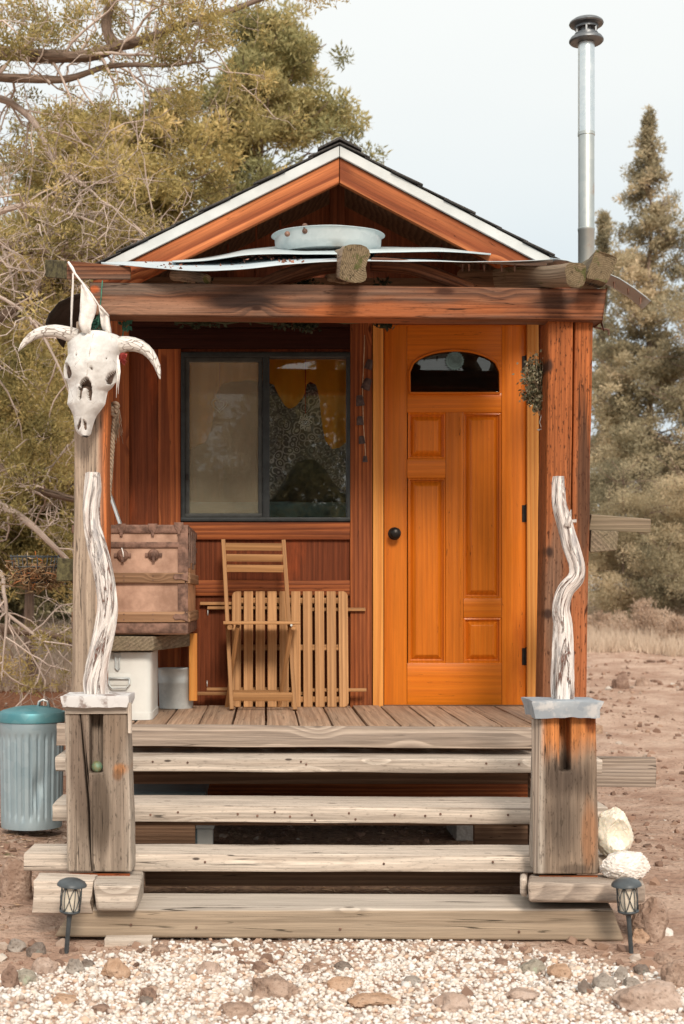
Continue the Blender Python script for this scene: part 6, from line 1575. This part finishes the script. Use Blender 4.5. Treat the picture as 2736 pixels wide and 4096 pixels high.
gr_=mk('dry_grass',V,np.arange(len(V)).reshape(-1,3),FOL['straw'],None,None,None,np.repeat(tn,3),None);tag(gr_,'pale dry grass around the trees','grass',None,'stuff')
# trees behind the photographer (seen mirrored in the window)
for i,(x,y,h,r_,lb) in enumerate(((-2.1,-24,7.0,2.1,'olive juniper behind the photographer, left of the three mirrored ones'),(.2,-25,6.2,2.0,'shortest juniper behind the photographer, mirrored in the window'),(2.1,-23.5,7.2,2.1,'tallest juniper behind the photographer, mirrored in the window'))):
    rr=random.Random(70+i);root=thing('juniper_tree',lb,'tree',(x,y,0),'junipers mirrored in the window')
    w=MB();w.tube([(x,y,-.1),(x+.1,y,h*.5),(x,y,h*.95)],[.25,.16,.03],8);cs=[];rs=[]
    for k_ in range(170):
        t=rr.random();a=rr.uniform(0,6.28);q=r_*(1-t*.65)*math.sqrt(rr.random());c=Vector((x+math.cos(a)*q,y+math.sin(a)*q,.4+t*(h-.5)));cs.append(c);rs.append(rr.uniform(.3,.55))
        if k_%4==0: w.tube([(x,y,c.z-.3),c],[.04,.01],4,caps=False)
    w.build('trunk',MAT['bark'],root,sharp=60);puffs('crown',cs,rs,70,.2,FOL['olive'],root,wid=.5)
# ================================================================= LIGHT, SKY, CAMERA
SUN_EL,SUN_AZ=33.,9.      # azimuth: degrees to the right of the camera, behind it
wd=bpy.data.worlds.new('World');scene.world=wd;wd.use_nodes=True
nt=wd.node_tree;nt.nodes.clear();k=NT(nt);out=nt.nodes.new('ShaderNodeOutputWorld')
bg=nt.nodes.new('ShaderNodeBackground');bg.inputs[1].default_value=.1
sky=nt.nodes.new('ShaderNodeTexSky');sky.sky_type='NISHITA';sky.sun_disc=False;sky.sun_elevation=R(SUN_EL);sky.sun_rotation=R(180-SUN_AZ);sky.air_density=1.;sky.dust_density=3.
gv=nt.nodes.new('ShaderNodeTexCoord').outputs['Generated']
z=k.sep(gv)[2]
zz=k.math('ADD',z,k.math('MULTIPLY',k.math('SUBTRACT',k.noise(k.scl(gv,(1.5,1.5,4)),1.6,3,.5),.5),.10))
cl=k.ramp(zz,[(0.0,(4.6,4.8,4.8)),(.14,(3.9,4.3,4.5)),(.23,(4.2,4.55,4.6)),(.33,(5.1,5.2,5.0)),(.6,(6.3,6.2,5.8)),(.9,(9.2,9.,8.4))])
c=k.mix(.90,sky.outputs[0],cl);nt.links.new(c,bg.inputs[0]);nt.links.new(bg.outputs[0],out.inputs[0])
sl=bpy.data.lights.new('sun','SUN');sl.energy=1.5;sl.angle=R(13);sl.color=(1,.88,.75)
so=bpy.data.objects.new('sun',sl);COL.objects.link(so)
# sun sits behind the camera, a little to its right: light travels towards +Y
dirv=Vector((-math.sin(R(SUN_AZ))*math.cos(R(SUN_EL)),math.cos(R(SUN_AZ))*math.cos(R(SUN_EL)),-math.sin(R(SUN_EL))))
so.rotation_euler=dirv.to_track_quat('-Z','Y').to_euler();so.location=(2,-10,8)
cd=bpy.data.cameras.new('camera');co=bpy.data.objects.new('camera',cd);COL.objects.link(co)
co.location=(0,-D0,CZ);co.rotation_euler=(R(90),0,0)
cd.sensor_width=36;cd.sensor_fit='AUTO';cd.lens=S/2347*36;cd.shift_x=(784-CX)/2347;cd.shift_y=(CY-1173.5)/2347
cd.clip_end=2000;cd.clip_start=.05
cd.dof.use_dof=True;cd.dof.focus_distance=6.3;cd.dof.aperture_fstop=4.5
scene.camera=co
scene.render.resolution_x=684;scene.render.resolution_y=1024
scene.view_settings.view_transform='Standard';scene.view_settings.look='None';scene.view_settings.exposure=.94;scene.view_settings.gamma=1
scene.render.engine='CYCLES'
scene.cycles.max_bounces=8;scene.cycles.transparent_max_bounces=12
